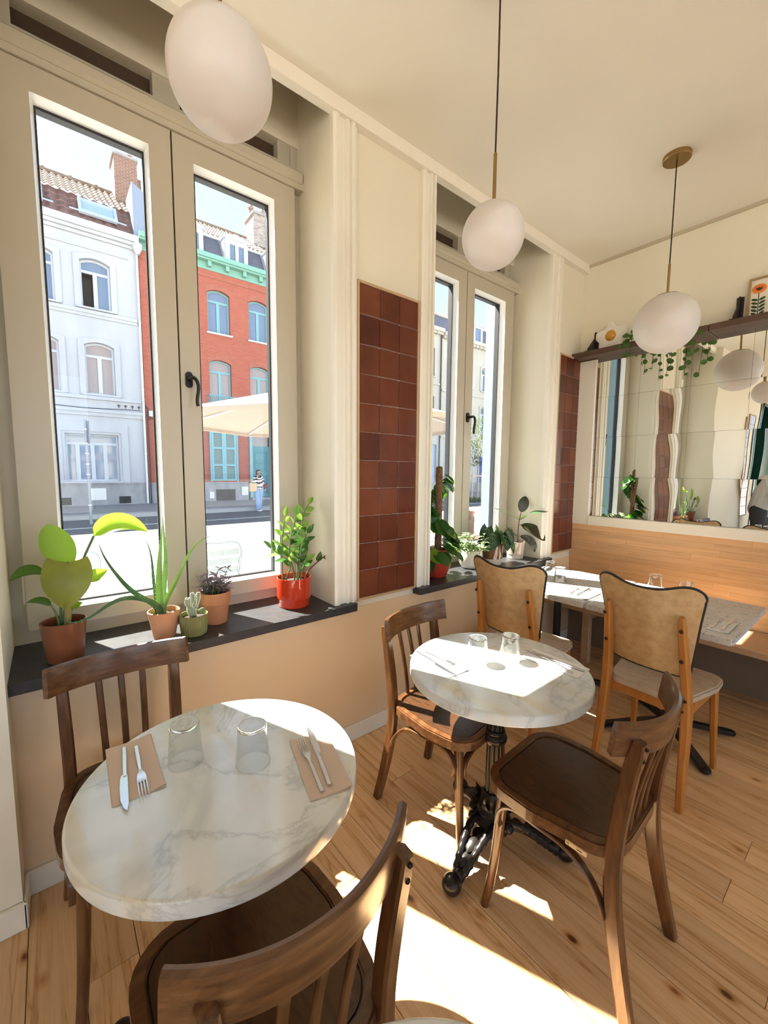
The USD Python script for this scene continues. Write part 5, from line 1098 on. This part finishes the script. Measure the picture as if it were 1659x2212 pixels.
FORK.apply_scale((1.12, 1.18, 1.05))
def fork(label, x, y, z, ang, group, flip=False):
    t = thing('fork', label, 'fork', (x, y, z), ang, group)
    m = FORK if not flip else mv(rot(FORK, PI, (0, 1, 0)), (0, 0, .0095)); obj('fork_body', m, steel, t, 40); return t
def knife(label, x, y, z, ang, group):
    t = thing('knife', label, 'knife', (x, y, z), ang, group); obj('handle', KH, steel, t, 40); obj('blade', KB, steel, t, 40); return t
def heading(x0, y0, x1, y1): return math.atan2(-(x1 - x0), y1 - y0)   # rotation that turns local +y to this direction
GT, ZC_ = 'tumblers turned upside down', ZT
tumbler('upside down tumbler left on the nearer marble table, near the fork and knife', .2435, 1.122, ZT, GT)
tumbler('upside down tumbler right on the nearer marble table, between the napkins', .379, 1.007, ZT, GT)
tumbler('upside down tumbler left on the middle table, in the sunlight', 1.309, 1.013, ZT, GT)
tumbler('upside down tumbler right on the middle table, beside the fork', 1.431, .945, ZT, GT)
tumbler('upside down tumbler farthest back on the terrazzo table by the sill', 2.895, 1.590, ZT, GT)
tumbler('upside down tumbler in the sunlight on the window end of the terrazzo table', 2.775, 1.452, ZT, GT)
tumbler('upside down tumbler on the terrazzo table, seen above the nearer leatherette chair', 3.075, .960, ZT, GT)
tumbler('upside down tumbler mostly hidden behind the nearer leatherette chair back', 3.02, .775, ZT, GT)
NG, FG, KG = 'paper napkins', 'forks', 'knives'
napkin('brown paper napkin on the left of the nearer marble table', .132, 1.176, ZT, math.radians(-2), .105, .235, napkin_m, NG, 1)
napkin('brown paper napkin on the right of the nearer marble table', .511, .897, ZT, math.radians(-14.5), .10, .232, napkin_m, NG, 2)
nz = ZT + .0035
h = heading(.126, 1.275, .096, 1.0); knife('knife on the left napkin of the nearer table, blade towards the camera', .1225, 1.268, nz, h, KG)
h = heading(.148, 1.255, .136, 1.06); fork('fork on the left napkin of the nearer table, tines towards the camera', .149, 1.256, nz, h, FG)
h = heading(.462, .79, .525, 1.05); fork('fork on the right napkin of the nearer table, tines away from the camera', .466, .800, nz, h, FG)
h = heading(.486, .796, .556, 1.037); knife('knife on the right napkin of the nearer table, blade away from the camera', .490, .806, nz, h, KG)
napkin('pale napkin on the left of the middle table, in the sunlight', 1.177, 1.104, ZT, math.radians(-2), .10, .225, napkin_w, NG, 3)
napkin('pale napkin on the right of the middle table, its end over the sunlit edge', 1.541, .815, ZT, math.radians(2), .10, .232, napkin_w, NG, 4)
h = heading(1.171, 1.228, 1.142, .954); knife('knife on the left napkin of the middle table', 1.170, 1.222, nz, h, KG)
h = heading(1.196, 1.2, 1.206, .982); fork('fork on the left napkin of the middle table', 1.197, 1.200, nz, h, FG)
h = heading(1.509, .712, 1.578, .971); fork('fork on the right napkin of the middle table', 1.511, .725, nz, h, FG)
h = heading(1.558, .7, 1.552, .927); knife('knife on the right napkin of the middle table', 1.560, .702, nz, h, KG)
napkin('pale napkin in the sunlight on the window end of the terrazzo table', 2.59, 1.21, ZT, math.radians(-88), .15, .20, napkin_w, NG, 5)
h = heading(2.538, 1.262, 2.798, 1.285); fork('fork in the sunlight on the window end of the terrazzo table', 2.520, 1.250, nz, h, FG)
h = heading(2.532, 1.209, 2.774, 1.237); knife('knife in the sunlight on the window end of the terrazzo table', 2.515, 1.205, nz, h, KG)
napkin('pale napkin at the right corner of the terrazzo table', 2.59, .502, ZT, math.radians(-90), .085, .20, napkin_w, NG, 6)
h = heading(2.516, .535, 2.793, .541); fork('fork on the napkin at the right corner of the terrazzo table', 2.515, .528, nz, h, FG)
h = heading(2.532, .490, 2.769, .498); knife('knife on the napkin at the right corner of the terrazzo table', 2.520, .487, nz, h, KG)
napkin('pale napkin on the terrazzo table beside the black sill', 2.99, 1.765, ZT, math.radians(-70), .09, .20, napkin_w, NG, 7)
fork('fork on the terrazzo table beside the black sill', 2.93, 1.758, nz, math.radians(-72), FG)
knife('knife on the terrazzo table beside the black sill', 2.925, 1.785, nz, math.radians(-75), KG)

# ------------------------------------------------------------------ outside the windows
para_m = usdkit.material(stage, '/World/Looks/parasol_cloth', {'p': ('principled_bsdf', {'base_color': (.56, .49, .43), 'roughness': .8}), 't': ('translucent_bsdf', {'color': (.22, .165, .13)}), 'm': ('mix_closure', {'fac': .5})}, [('p.BSDF', 'm.closure1'), ('t.BSDF', 'm.closure2')], surface='m.closure')
def parasol(label, cx, cy, r, ze, zt, a0):
    """eight sided canopy: cloth panels between hip ribs, short valance, pole and base"""
    t = thing('parasol', label, 'parasol', (cx, cy, G)); n = 8; N = n * 6
    def rim(k):
        i, f = divmod(k, 6); p, q = [np.array([math.cos(a0 + (i + j) * PI / 4), math.sin(a0 + (i + j) * PI / 4)]) * r for j in (0, 1)]
        return p + (q - p) * f / 6
    V = [(0, 0, zt - G)] + [(*rim(k), ze - G) for k in range(N)] + [(*(rim(k) * 1.002), ze - G - .055) for k in range(N)]
    F = [[0, 1 + k, 1 + (k + 1) % N] for k in range(N)]
    for k in range(N): a, b, c, d = 1 + k, 1 + (k + 1) % N, 1 + N + k, 1 + N + (k + 1) % N; F += [[a, c, b], [b, c, d]]
    top = np.array(V); nn = len(V); F2 = F + [[a + nn, c + nn, b + nn] for a, b, c in F]
    obj('canopy', trimesh.Trimesh(np.vstack([top, top - (0, 0, .004)]), F2, process=False), para_m, t, smooth=False)
    pm = M('parasol_pole', (.62, .60, .58), .5)
    obj('pole', tube([(0, 0, 0), (0, 0, zt - G)], .03, 12), pm, t)
    for k in range(n): q = rim(6 * k) * .985; obj('rib', tube([(0, 0, zt - G - .03), (q[0], q[1], ze - G - .018)], .014, 6), pm, t)
    obj('base_plate', rbox(-.35, .35, -.35, .35, .006, .07, .01), grille, t, smooth=False)
    return t
parasol('large cream parasol over the terrace outside the windows', 3.2, 5.3, 2.1, 2.20, 2.80, math.radians(10))
met = M('terrace_chair_metal', (.24, .28, .33), .45, None, metallic=.3)
def terrace_chair(label, loc, rz, group):
    t = thing('terrace_chair', label, 'chair', loc, rz, group)
    arc = spline([(-.20, -.20, .45), (-.205, -.235, .68), (-.20, -.258, .80), (-.165, -.268, .835), (0, -.275, .84), (.165, -.268, .835), (.20, -.258, .80), (.205, -.235, .68), (.20, -.20, .45)], 40)
    obj('back_frame', tube(arc, .012, 8), met, t)
    for z, y in ((.56, -.220), (.65, -.235), (.74, -.250)): obj('back_slat', rbox(-.195, .195, y - .003, y + .003, z - .033, z + .033, .002), met, t, smooth=False)
    for k in range(5): obj('seat_slat', rbox(-.20, .20, -.19 + k * .085, -.12 + k * .085, .445, .452, .002), met, t, smooth=False)
    for sx in (-1, 1):
        obj('leg', tube([(sx * .20, -.20, .45), (sx * .215, -.27, 0)], .012, 8), met, t); obj('leg', tube([(sx * .20, .21, .445), (sx * .215, .25, 0)], .012, 8), met, t)
        obj('side_rail', tube([(sx * .20, -.20, .445), (sx * .20, .21, .445)], .011, 8), met, t)
    return t
TG = 'metal chairs on the terrace outside'
t1c = terrace_chair('grey slatted metal chair outside, seen low in the nearer window right pane', (1.355, 4.15, G + .005), math.radians(178), TG)
dup(t1c, (.13, 4.34, G + .005), math.radians(182), 'grey slatted metal chair outside, behind the plant in the left pane', TG)
dup(t1c, (3.45, 2.89, G + .005), math.radians(-30), 'grey slatted metal chair outside with the woman sitting on it', TG)
tt = thing('terrace_table', 'pale metal terrace table just outside the nearer window', 'table', (.33, 3.62, G + .005))
obj('tabletop', rbox(-.35, .35, -.30, .30, .735, .755, .004), M('terrace_table_top', (.42, .48, .54), .35), tt, smooth=False)
obj('column', tube([(0, 0, 0), (0, 0, .735)], .03, 12), met, tt); obj('base_plate', rbox(-.24, .24, -.24, .24, 0, .015, .004), met, tt, smooth=False)
# street sign pole
sp = thing('sign_post', 'grey street sign post with a round sign seen edge on, across the street', 'sign post', (.935, 14.9, G))
obj('post', tube([(0, 0, 0), (0, 0, 3.05)], .038, 10), M('post_grey', (.30, .31, .35), .5), sp)
obj('sign', rot(mv(lathe([(0, 0), (.33, 0), (.33, .02), (0, .02)], 32), (0, 0, 0)), PI / 2, (0, 1, 0)).apply_transform(trimesh.transformations.translation_matrix((.05, -.04, 2.68))), M('sign_back', (.24, .26, .34), .5), sp)
obj('collar', join([tube([(0, 0, z), (0, 0, z + .03)], .05, 10) for z in (.55, 1.45, 1.75, 2.05, 2.35, 2.75)]), M('post_band', (.72, .72, .74), .4), sp)
# young street tree held by stakes
tr = thing('street_tree', 'young pine tree held by wooden stakes on the pavement across the street', 'tree', (18.55, 14.7, .0))
bark = M('pale_bark', (.45, .38, .30), .8); stake = M('tree_stake', (.55, .43, .30), .8)
obj('trunk', tube([(0, 0, G), (.03, 0, 1.2), (0, .02, 2.6), (.02, 0, 4.2)], .05, 8, scale=[1.2, 1, .8, .3]), bark, tr)
r1 = random.Random(8); fo = []
lf_pi = leaf_mat('leaf_pine', (.05, .085, .045), (.11, .16, .085), 3, .3, .6)
for k in range(520):
    z = 1.85 + 2.6 * r1.random() ** 1.2; rr = .75 * (1 - ((z - 2.5) / 2.3) ** 2 if z > 2.5 else .55 + (z - 1.85) * .7); rr = max(.06, rr) * math.sqrt(r1.random()); a = r1.uniform(0, 2 * PI)
    b = np.array([rr * math.cos(a), rr * math.sin(a), z]); d = np.array([math.cos(a), math.sin(a), r1.uniform(.2, 1.3)])
    for q in range(3): fo.append(leaf(b, d + np.array([r1.uniform(-.7, .7), r1.uniform(-.7, .7), r1.uniform(-.3, .5)]), (0, 0, 1), r1.uniform(.12, .24), .03, bend=.3, fold=.2, nu=3))
obj('foliage', join(fo), lf_pi, tr, smooth=False, kind='stuff')
for dx, dy in ((-.45, 0), (.45, .1), (.0, -.45)): obj('stake', tube([(dx, dy, G), (dx, dy, 1.55)], .035, 8), stake, tr)
obj('stake_rail', join([box(-.48, .48, -.02, .02, 1.32, 1.40), box(-.45, -.41, -.02, .1, 1.32, 1.4)]), stake, tr, smooth=False)
sb = []
for k in range(260):
    a, rr = r1.uniform(0, 2 * PI), .9 * math.sqrt(r1.random()); b = (rr * math.cos(a), rr * math.sin(a) * .7, G)
    sb.append(leaf(b, (r1.uniform(-.5, .5), r1.uniform(-.5, .5), 1), (0, -1, 0), r1.uniform(.15, .38), .05, bend=.5, nu=4))
obj('ground_cover', join(sb), leaf_mat('leaf_groundcover', (.10, .13, .07), (.22, .24, .15), 4, .3, .6), tr, smooth=False, kind='stuff')

# ------------------------------------------------------------------ people
import manifold3d as mf
def limbs(segs, edge=.02, it=8):
    """Hulls of spheres joined into one smoothed body. segs: chains of (x, y, z, r)."""
    parts = []
    def sp_(p): return mf.Manifold.sphere(float(p[3]), 18).translate([float(v) for v in p[:3]])
    for ch in segs:
        for a, b in zip(ch, ch[1:]): parts.append(mf.Manifold.batch_hull([sp_(a), sp_(b)]))
    m = mf.Manifold.batch_boolean(parts, mf.OpType.Add).refine_to_length(edge).to_mesh()
    t = trimesh.Trimesh(m.vert_properties[:, :3], m.tri_verts); trimesh.smoothing.filter_taubin(t, iterations=it); return t
def hull2(pts):
    return mf.Manifold.batch_hull([mf.Manifold.sphere(float(p[3]), 16).translate([float(v) for v in p[:3]]) for p in pts])
def blob(hulls, edge=.02, it=8):
    m = mf.Manifold.batch_boolean([hull2(h) for h in hulls], mf.OpType.Add).refine_to_length(edge).to_mesh()
    t = trimesh.Trimesh(m.vert_properties[:, :3], m.tri_verts); trimesh.smoothing.filter_taubin(t, iterations=it); return t
skin = M('skin', (.50, .28, .19), .5); skin_pale = M('skin_pale', (.66, .40, .32), .5); hair_d = M('hair_dark', (.020, .012, .010), .45); hair_b = M('hair_brown', (.045, .022, .015), .5); white_c = M('white_cloth', (.74, .74, .76), .8)
jeans = M('jeans', (.26, .38, .58), .85); red_c = M('red_cloth', (.62, .02, .02), .7)
def hand(p, d, s=1.0):
    """palm with five fingers, from the wrist p along d; chains of spheres"""
    d, sd, up = frame_of(d, (0, -1, .2)); p = np.asarray(p, float); ch = [[(*p, .024 * s), (*(p + d * .075 * s), .028 * s)]]
    for k, (o, ln) in enumerate(((-.030, .062), (-.011, .075), (.010, .080), (.030, .070))):
        b = p + d * .07 * s + sd * o * s; ch.append([(*b, .0105 * s), (*(b + d * ln * .55 * s - up * .008), .0095 * s), (*(b + d * ln * s - up * .025), .008 * s)])
    b = p + d * .025 * s + sd * .028 * s; ch.append([(*b, .013 * s), (*(b + d * .03 * s + sd * .03 * s), .011 * s), (*(b + d * .058 * s + sd * .038 * s), .009 * s)])
    return ch
# woman crossing the street, phone at her ear, paper bag in her hand
wm = thing('person', 'woman in a black and white jumper and jeans, walking across the street', 'person', (6.52, 16.02, G + .0), math.radians(8))
body = [[(0, 0, 1.36, .055), (0, -.01, 1.46, .05)], [(0, -.015, 1.50, .082), (0, -.02, 1.535, .085), (0, -.03, 1.47, .055)], [(0, -.10, 1.50, .016), (0, -.108, 1.492, .014)],
        [(-.075, -.02, 1.50, .018), (-.07, -.02, 1.48, .014)], [(.075, -.02, 1.50, .018), (.07, -.02, 1.48, .014)],
        [(0, 0, 1.30, .10), (0, 0, 1.05, .10), (0, 0, .92, .12)], [(-.10, 0, 1.33, .06), (.10, 0, 1.33, .06)],
        [(-.15, 0, 1.33, .048), (-.22, -.05, 1.12, .04), (-.14, -.15, 1.35, .03)], [(.15, 0, 1.33, .048), (.23, .02, 1.10, .04), (.27, -.03, .90, .03)],
        [(-.08, 0, .88, .085), (-.06, -.04, .48, .06), (-.03, .02, .10, .045), (-.03, -.10, .045, .035)], [(.08, 0, .88, .085), (.07, .04, .48, .06), (.06, .10, .10, .045), (.06, -.02, .045, .035)]]
body += hand((-.14, -.15, 1.36), (.45, .25, 1), .9) + hand((.27, -.03, .90), (.1, -.1, -1), .9)
obj('body', limbs(body, .016, 6), skin, wm, smooth=True)
sweat = usdkit.material(stage, '/World/Looks/zigzag_jumper', {'t': ('texture_coordinate', {}), 'm': ('mapping', {'scale': (1, 1, 1)}), 'n': ('wave_texture', {'wave_type': 'bands', 'bands_direction': 'z', 'scale': 2.2, 'distortion': 7.0, 'detail': 0.0, 'detail_scale': 1.6}),
    'r': ('rgb_ramp', {'ramp': [(0, (.02, .02, .022)), (.40, (.02, .02, .022)), (.43, (.76, .74, .74)), (1, (.76, .74, .74))]}), 'p': ('principled_bsdf', {'roughness': .85})}, [('t.object', 'm.vector'), ('m.vector', 'n.vector'), ('n.fac', 'r.fac'), ('r.color', 'p.base_color')], surface='p.BSDF')
obj('jumper', limbs([[(0, 0, 1.37, .075), (0, 0, 1.2, .135), (0, 0, .98, .15)], [(-.09, 0, 1.33, .08), (-.09, 0, 1.0, .09)], [(.09, 0, 1.33, .08), (.09, 0, 1.0, .09)], [(-.15, 0, 1.33, .065), (-.23, -.05, 1.12, .06), (-.155, -.13, 1.30, .05)], [(.15, 0, 1.33, .065), (.235, .02, 1.10, .058), (.268, -.025, .93, .05)]], .02, 6), sweat, wm, smooth=True)
obj('jeans', limbs([[(-.06, 0, .95, .115), (-.085, 0, .84, .11), (-.065, -.035, .48, .085), (-.035, .0, .14, .09)], [(.06, 0, .95, .115), (.085, 0, .84, .11), (.075, .03, .48, .085), (.06, .07, .14, .09)]], .02, 6), jeans, wm, smooth=True)
for sx, y in ((-.032, -.06), (.06, .02)): obj('shoe', limbs([[(sx, y + .07, .045, .044), (sx, y - .10, .036, .036)]], .02, 4), white_c, wm, smooth=True)
obj('hair', blob([[(0, .015, 1.57, .094), (0, .05, 1.50, .08)], [(.0, .045, 1.53, .085), (.07, .05, 1.40, .05)], [(.07, .03, 1.45, .04), (.09, .02, 1.30, .03)], [(-.07, .03, 1.52, .03), (0, -.03, 1.60, .035), (.07, .03, 1.52, .03)]], .02, 5), hair_d, wm, smooth=True)
obj('sunglasses', join([rbox(-.065, -.008, -.112, -.10, 1.502, 1.535, .006), rbox(.008, .065, -.112, -.10, 1.502, 1.535, .006), rbox(-.07, .07, -.108, -.102, 1.522, 1.53, .002)]), gasket, wm, smooth=False)
obj('mouth', sphere((0, -.100, 1.452), .016, 1, (1, .4, .35)), M('lips', (.35, .07, .06), .5), wm)
ph = obj('phone', rot(rbox(-.10, -.088, -.12, -.05, 1.40, 1.54, .004), .2, (1, 0, 0), (-.09, -.08, 1.47)), gasket, '/World', False, 'dark phone at the ear of the woman across the street', 'phone')
UsdGeom.Xformable(stage.GetPrimAtPath(ph)).AddTranslateOp().Set(Gf.Vec3d(6.52, 16.02, G))
bag = thing('paper_bag', 'brown paper bag hanging from the arm of the woman across the street', 'bag', (6.24, 15.9, G + .80))
obj('bag_body', join([rbox(-.14, .14, -.07, .07, 0, .33, .01)]), M('kraft_bag', (.62, .42, .24), .8), bag, smooth=False)
obj('bag_handle', tube(spline([(-.06, -.07, .33), (-.05, -.05, .43), (.05, -.05, .43), (.06, -.07, .33)], 12), .006, 6), '/World/Looks/kraft_bag', bag)
hb = thing('handbag', 'small dark red handbag at the side of the woman across the street', 'bag', (6.80, 15.96, G + .93))
obj('bag_body', rbox(-.08, .08, -.04, .04, 0, .17, .02), M('handbag_red', (.20, .03, .035), .4), hb, smooth=False)
obj('strap', tube(spline([(-.07, 0, .15), (-.10, .03, .34), (-.16, .05, .44)], 10), .008, 6), '/World/Looks/handbag_red', hb)

# woman sitting on the terrace, seen from behind through the farther window: brown hair with a red scrunchie
w2 = thing('person', 'brown haired woman with a red hair tie sitting outside the farther window', 'person', (3.43, 2.86, G + .005), math.radians(-30))
bd = [[(0, .02, 1.02, .055), (0, .02, .92, .05)], [(0, .045, 1.07, .085), (0, .03, 1.10, .09), (0, .09, 1.02, .055)], [(0, .135, 1.06, .015), (0, .14, 1.045, .014)], [(0, 0, .88, .11), (0, 0, .60, .12), (0, 0, .52, .14)], [(-.13, 0, .87, .06), (.13, 0, .87, .06)],
      [(-.17, 0, .86, .05), (-.22, .04, .60, .042), (-.16, .26, .56, .033)], [(.17, 0, .86, .05), (.22, .04, .60, .042), (.16, .26, .56, .033)],
      [(-.10, 0, .52, .09), (-.12, .42, .50, .065), (-.11, .46, .08, .05), (-.11, .58, .04, .035)], [(.10, 0, .52, .09), (.12, .42, .50, .065), (.11, .46, .08, .05), (.11, .58, .04, .035)], [(-.078, .04, 1.07, .018), (-.072, .04, 1.05, .014)], [(.078, .04, 1.07, .018), (.072, .04, 1.05, .014)]]
bd += hand((-.16, .26, .56), (.2, 1, -.1), .9) + hand((.16, .26, .56), (-.2, 1, -.1), .9)
obj('body', limbs(bd, .02, 6), skin_pale, w2, smooth=True)
obj('shirt', limbs([[(0, 0, .90, .12), (0, 0, .54, .145)], [(-.14, 0, .86, .075), (.14, 0, .86, .075)], [(-.17, 0, .86, .065), (-.22, .04, .62, .055)], [(.17, 0, .86, .065), (.22, .04, .62, .055)]], .025, 6), M('shirt_mauve', (.30, .20, .20), .8), w2, smooth=True)
obj('trousers', limbs([[(-.09, 0, .52, .11), (-.12, .42, .50, .08), (-.11, .46, .12, .065)], [(.09, 0, .52, .11), (.12, .42, .50, .08), (.11, .46, .12, .065)]], .025, 6), jeans, w2, smooth=True)
obj('hair', blob([[(0, .015, 1.105, .098), (0, -.005, 1.03, .085)], [(0, -.03, 1.05, .08), (0, -.045, .90, .07), (0, -.06, .78, .04)], [(0, -.05, 1.13, .05), (0, -.06, 1.16, .045)]], .02, 5), hair_b, w2, smooth=True)
obj('hair_tie', join([mv(rot(trimesh.creation.torus(.036, .016, 20, 8), .5, (1, 0, 0)), (0, -.05, 1.165)), sphere((.045, -.06, 1.18), .026, 2, (1, .6, .7)), sphere((-.045, -.06, 1.18), .026, 2, (1, .6, .7))]), M('red_scrunchie', (.66, .07, .05), .7), w2)

# ------------------------------------------------------------------ the far end of the room, seen in the mirror
green_door = M('dark_green_paint', (.010, .055, .035), .3)
d1 = setting_x('door_1', 'dark green street door seen in the mirror', (0, 0, 0))
obj('door_leaf', join([box(-3.64, -2.76, 2.02, 2.07, 0, 2.74), rbox(-3.52, -2.88, 2.00, 2.03, .2, 1.0, .01), rbox(-3.52, -2.88, 2.00, 2.03, 1.15, 2.5, .01)]), green_door, d1, smooth=False)
obj('door_frame', join([box(-3.7, -3.64, 1.71, 2.1, 0, 2.8), box(-2.76, -2.7, 1.71, 2.1, 0, 2.8), box(-3.7, -2.7, 1.71, 2.1, 2.74, 2.8), box(-5.1, -3.7, 1.715, 1.735, 0, 3.3), box(-2.7, -2.56, 1.715, 1.735, 0, 3.3)]), green_door, d1, smooth=False)
obj('switch_plate', rbox(-2.86, -2.79, 1.985, 2.02, 1.35, 1.46, .004), white_frame, d1, smooth=False)
mn = thing('person', 'man in a white T-shirt and red cap, seen in the mirror', 'person', (-1.92, 1.47, 0), math.radians(180))
bd = [[(0, .17, 1.50, .06), (0, .22, 1.58, .06)], [(0, .26, 1.66, .095), (0, .25, 1.70, .098), (0, .31, 1.60, .06)], [(0, .355, 1.66, .018), (0, .365, 1.645, .017)], [(-.095, .25, 1.67, .02), (-.088, .25, 1.64, .016)], [(.095, .25, 1.67, .02), (.088, .25, 1.64, .016)],
      [(0, .10, 1.36, .14), (0, .02, 1.10, .13), (0, 0, .95, .14)], [(-.17, .12, 1.42, .075), (.17, .12, 1.42, .075)],
      [(-.21, .13, 1.41, .062), (-.26, .22, 1.12, .05), (-.24, .36, .90, .036)], [(.21, .13, 1.41, .062), (.26, .20, 1.12, .05), (.24, .33, .89, .036)],
      [(-.10, 0, .90, .105), (-.11, .03, .50, .075), (-.11, 0, .10, .055), (-.11, .13, .045, .04)], [(.10, 0, .90, .105), (.11, .03, .50, .075), (.11, 0, .10, .055), (.11, .13, .045, .04)]]
bd += hand((-.24, .36, .90), (0, .5, -.8)) + hand((.24, .33, .89), (0, .5, -.8))
obj('body', limbs(bd, .02, 6), skin_pale, mn, smooth=True)
obj('shirt', limbs([[(0, .13, 1.43, .13), (0, .06, 1.2, .19), (0, .01, .96, .185)], [(-.15, .13, 1.41, .10), (-.08, .03, 1.0, .13)], [(.15, .13, 1.41, .10), (.08, .03, 1.0, .13)], [(-.20, .13, 1.41, .085), (-.25, .19, 1.22, .078)], [(.20, .13, 1.41, .085), (.25, .18, 1.22, .078)]], .025, 6), white_c, mn, smooth=True)
obj('trousers', limbs([[(-.08, 0, .93, .14), (-.10, 0, .84, .125), (-.11, .03, .5, .10), (-.11, 0, .10, .085)], [(.08, 0, .93, .14), (.10, 0, .84, .125), (.11, .03, .5, .10), (.11, 0, .10, .085)]], .025, 6), M('trousers_dark', (.05, .05, .06), .8), mn, smooth=True)
obj('cap', join([blob([[(0, .24, 1.735, .095), (0, .22, 1.72, .1)]], .02, 4), limbs([[(-.05, .33, 1.745, .02), (.05, .33, 1.745, .02)], [(-.04, .40, 1.735, .014), (.04, .40, 1.735, .014)], [(-.05, .33, 1.745, .02), (-.04, .40, 1.735, .014)], [(.05, .33, 1.745, .02), (.04, .40, 1.735, .014)]], .02, 3)]), red_c, mn, smooth=True)
obj('watch', mv(rot(trimesh.creation.torus(.037, .009, 20, 8), .5, (1, 0, 0)), (.243, .312, .925)), gasket, mn)
for sx in (-.11, .11): obj('shoe', limbs([[(sx, -.02, .05, .05), (sx, .15, .042, .042)]], .025, 4), gasket, mn, smooth=True)
obj('eye', join([sphere((sx * .035, .345, 1.69), .012, 1) for sx in (-1, 1)]), gasket, mn)
round_table('round table at the far end of the room, seen in the mirror', (-2.00, .78, 0), .34, .3)
dup(c1, (-1.34, .80, 0), math.radians(95), 'dark bentwood chair at the far end of the room, seen in the mirror', CG)
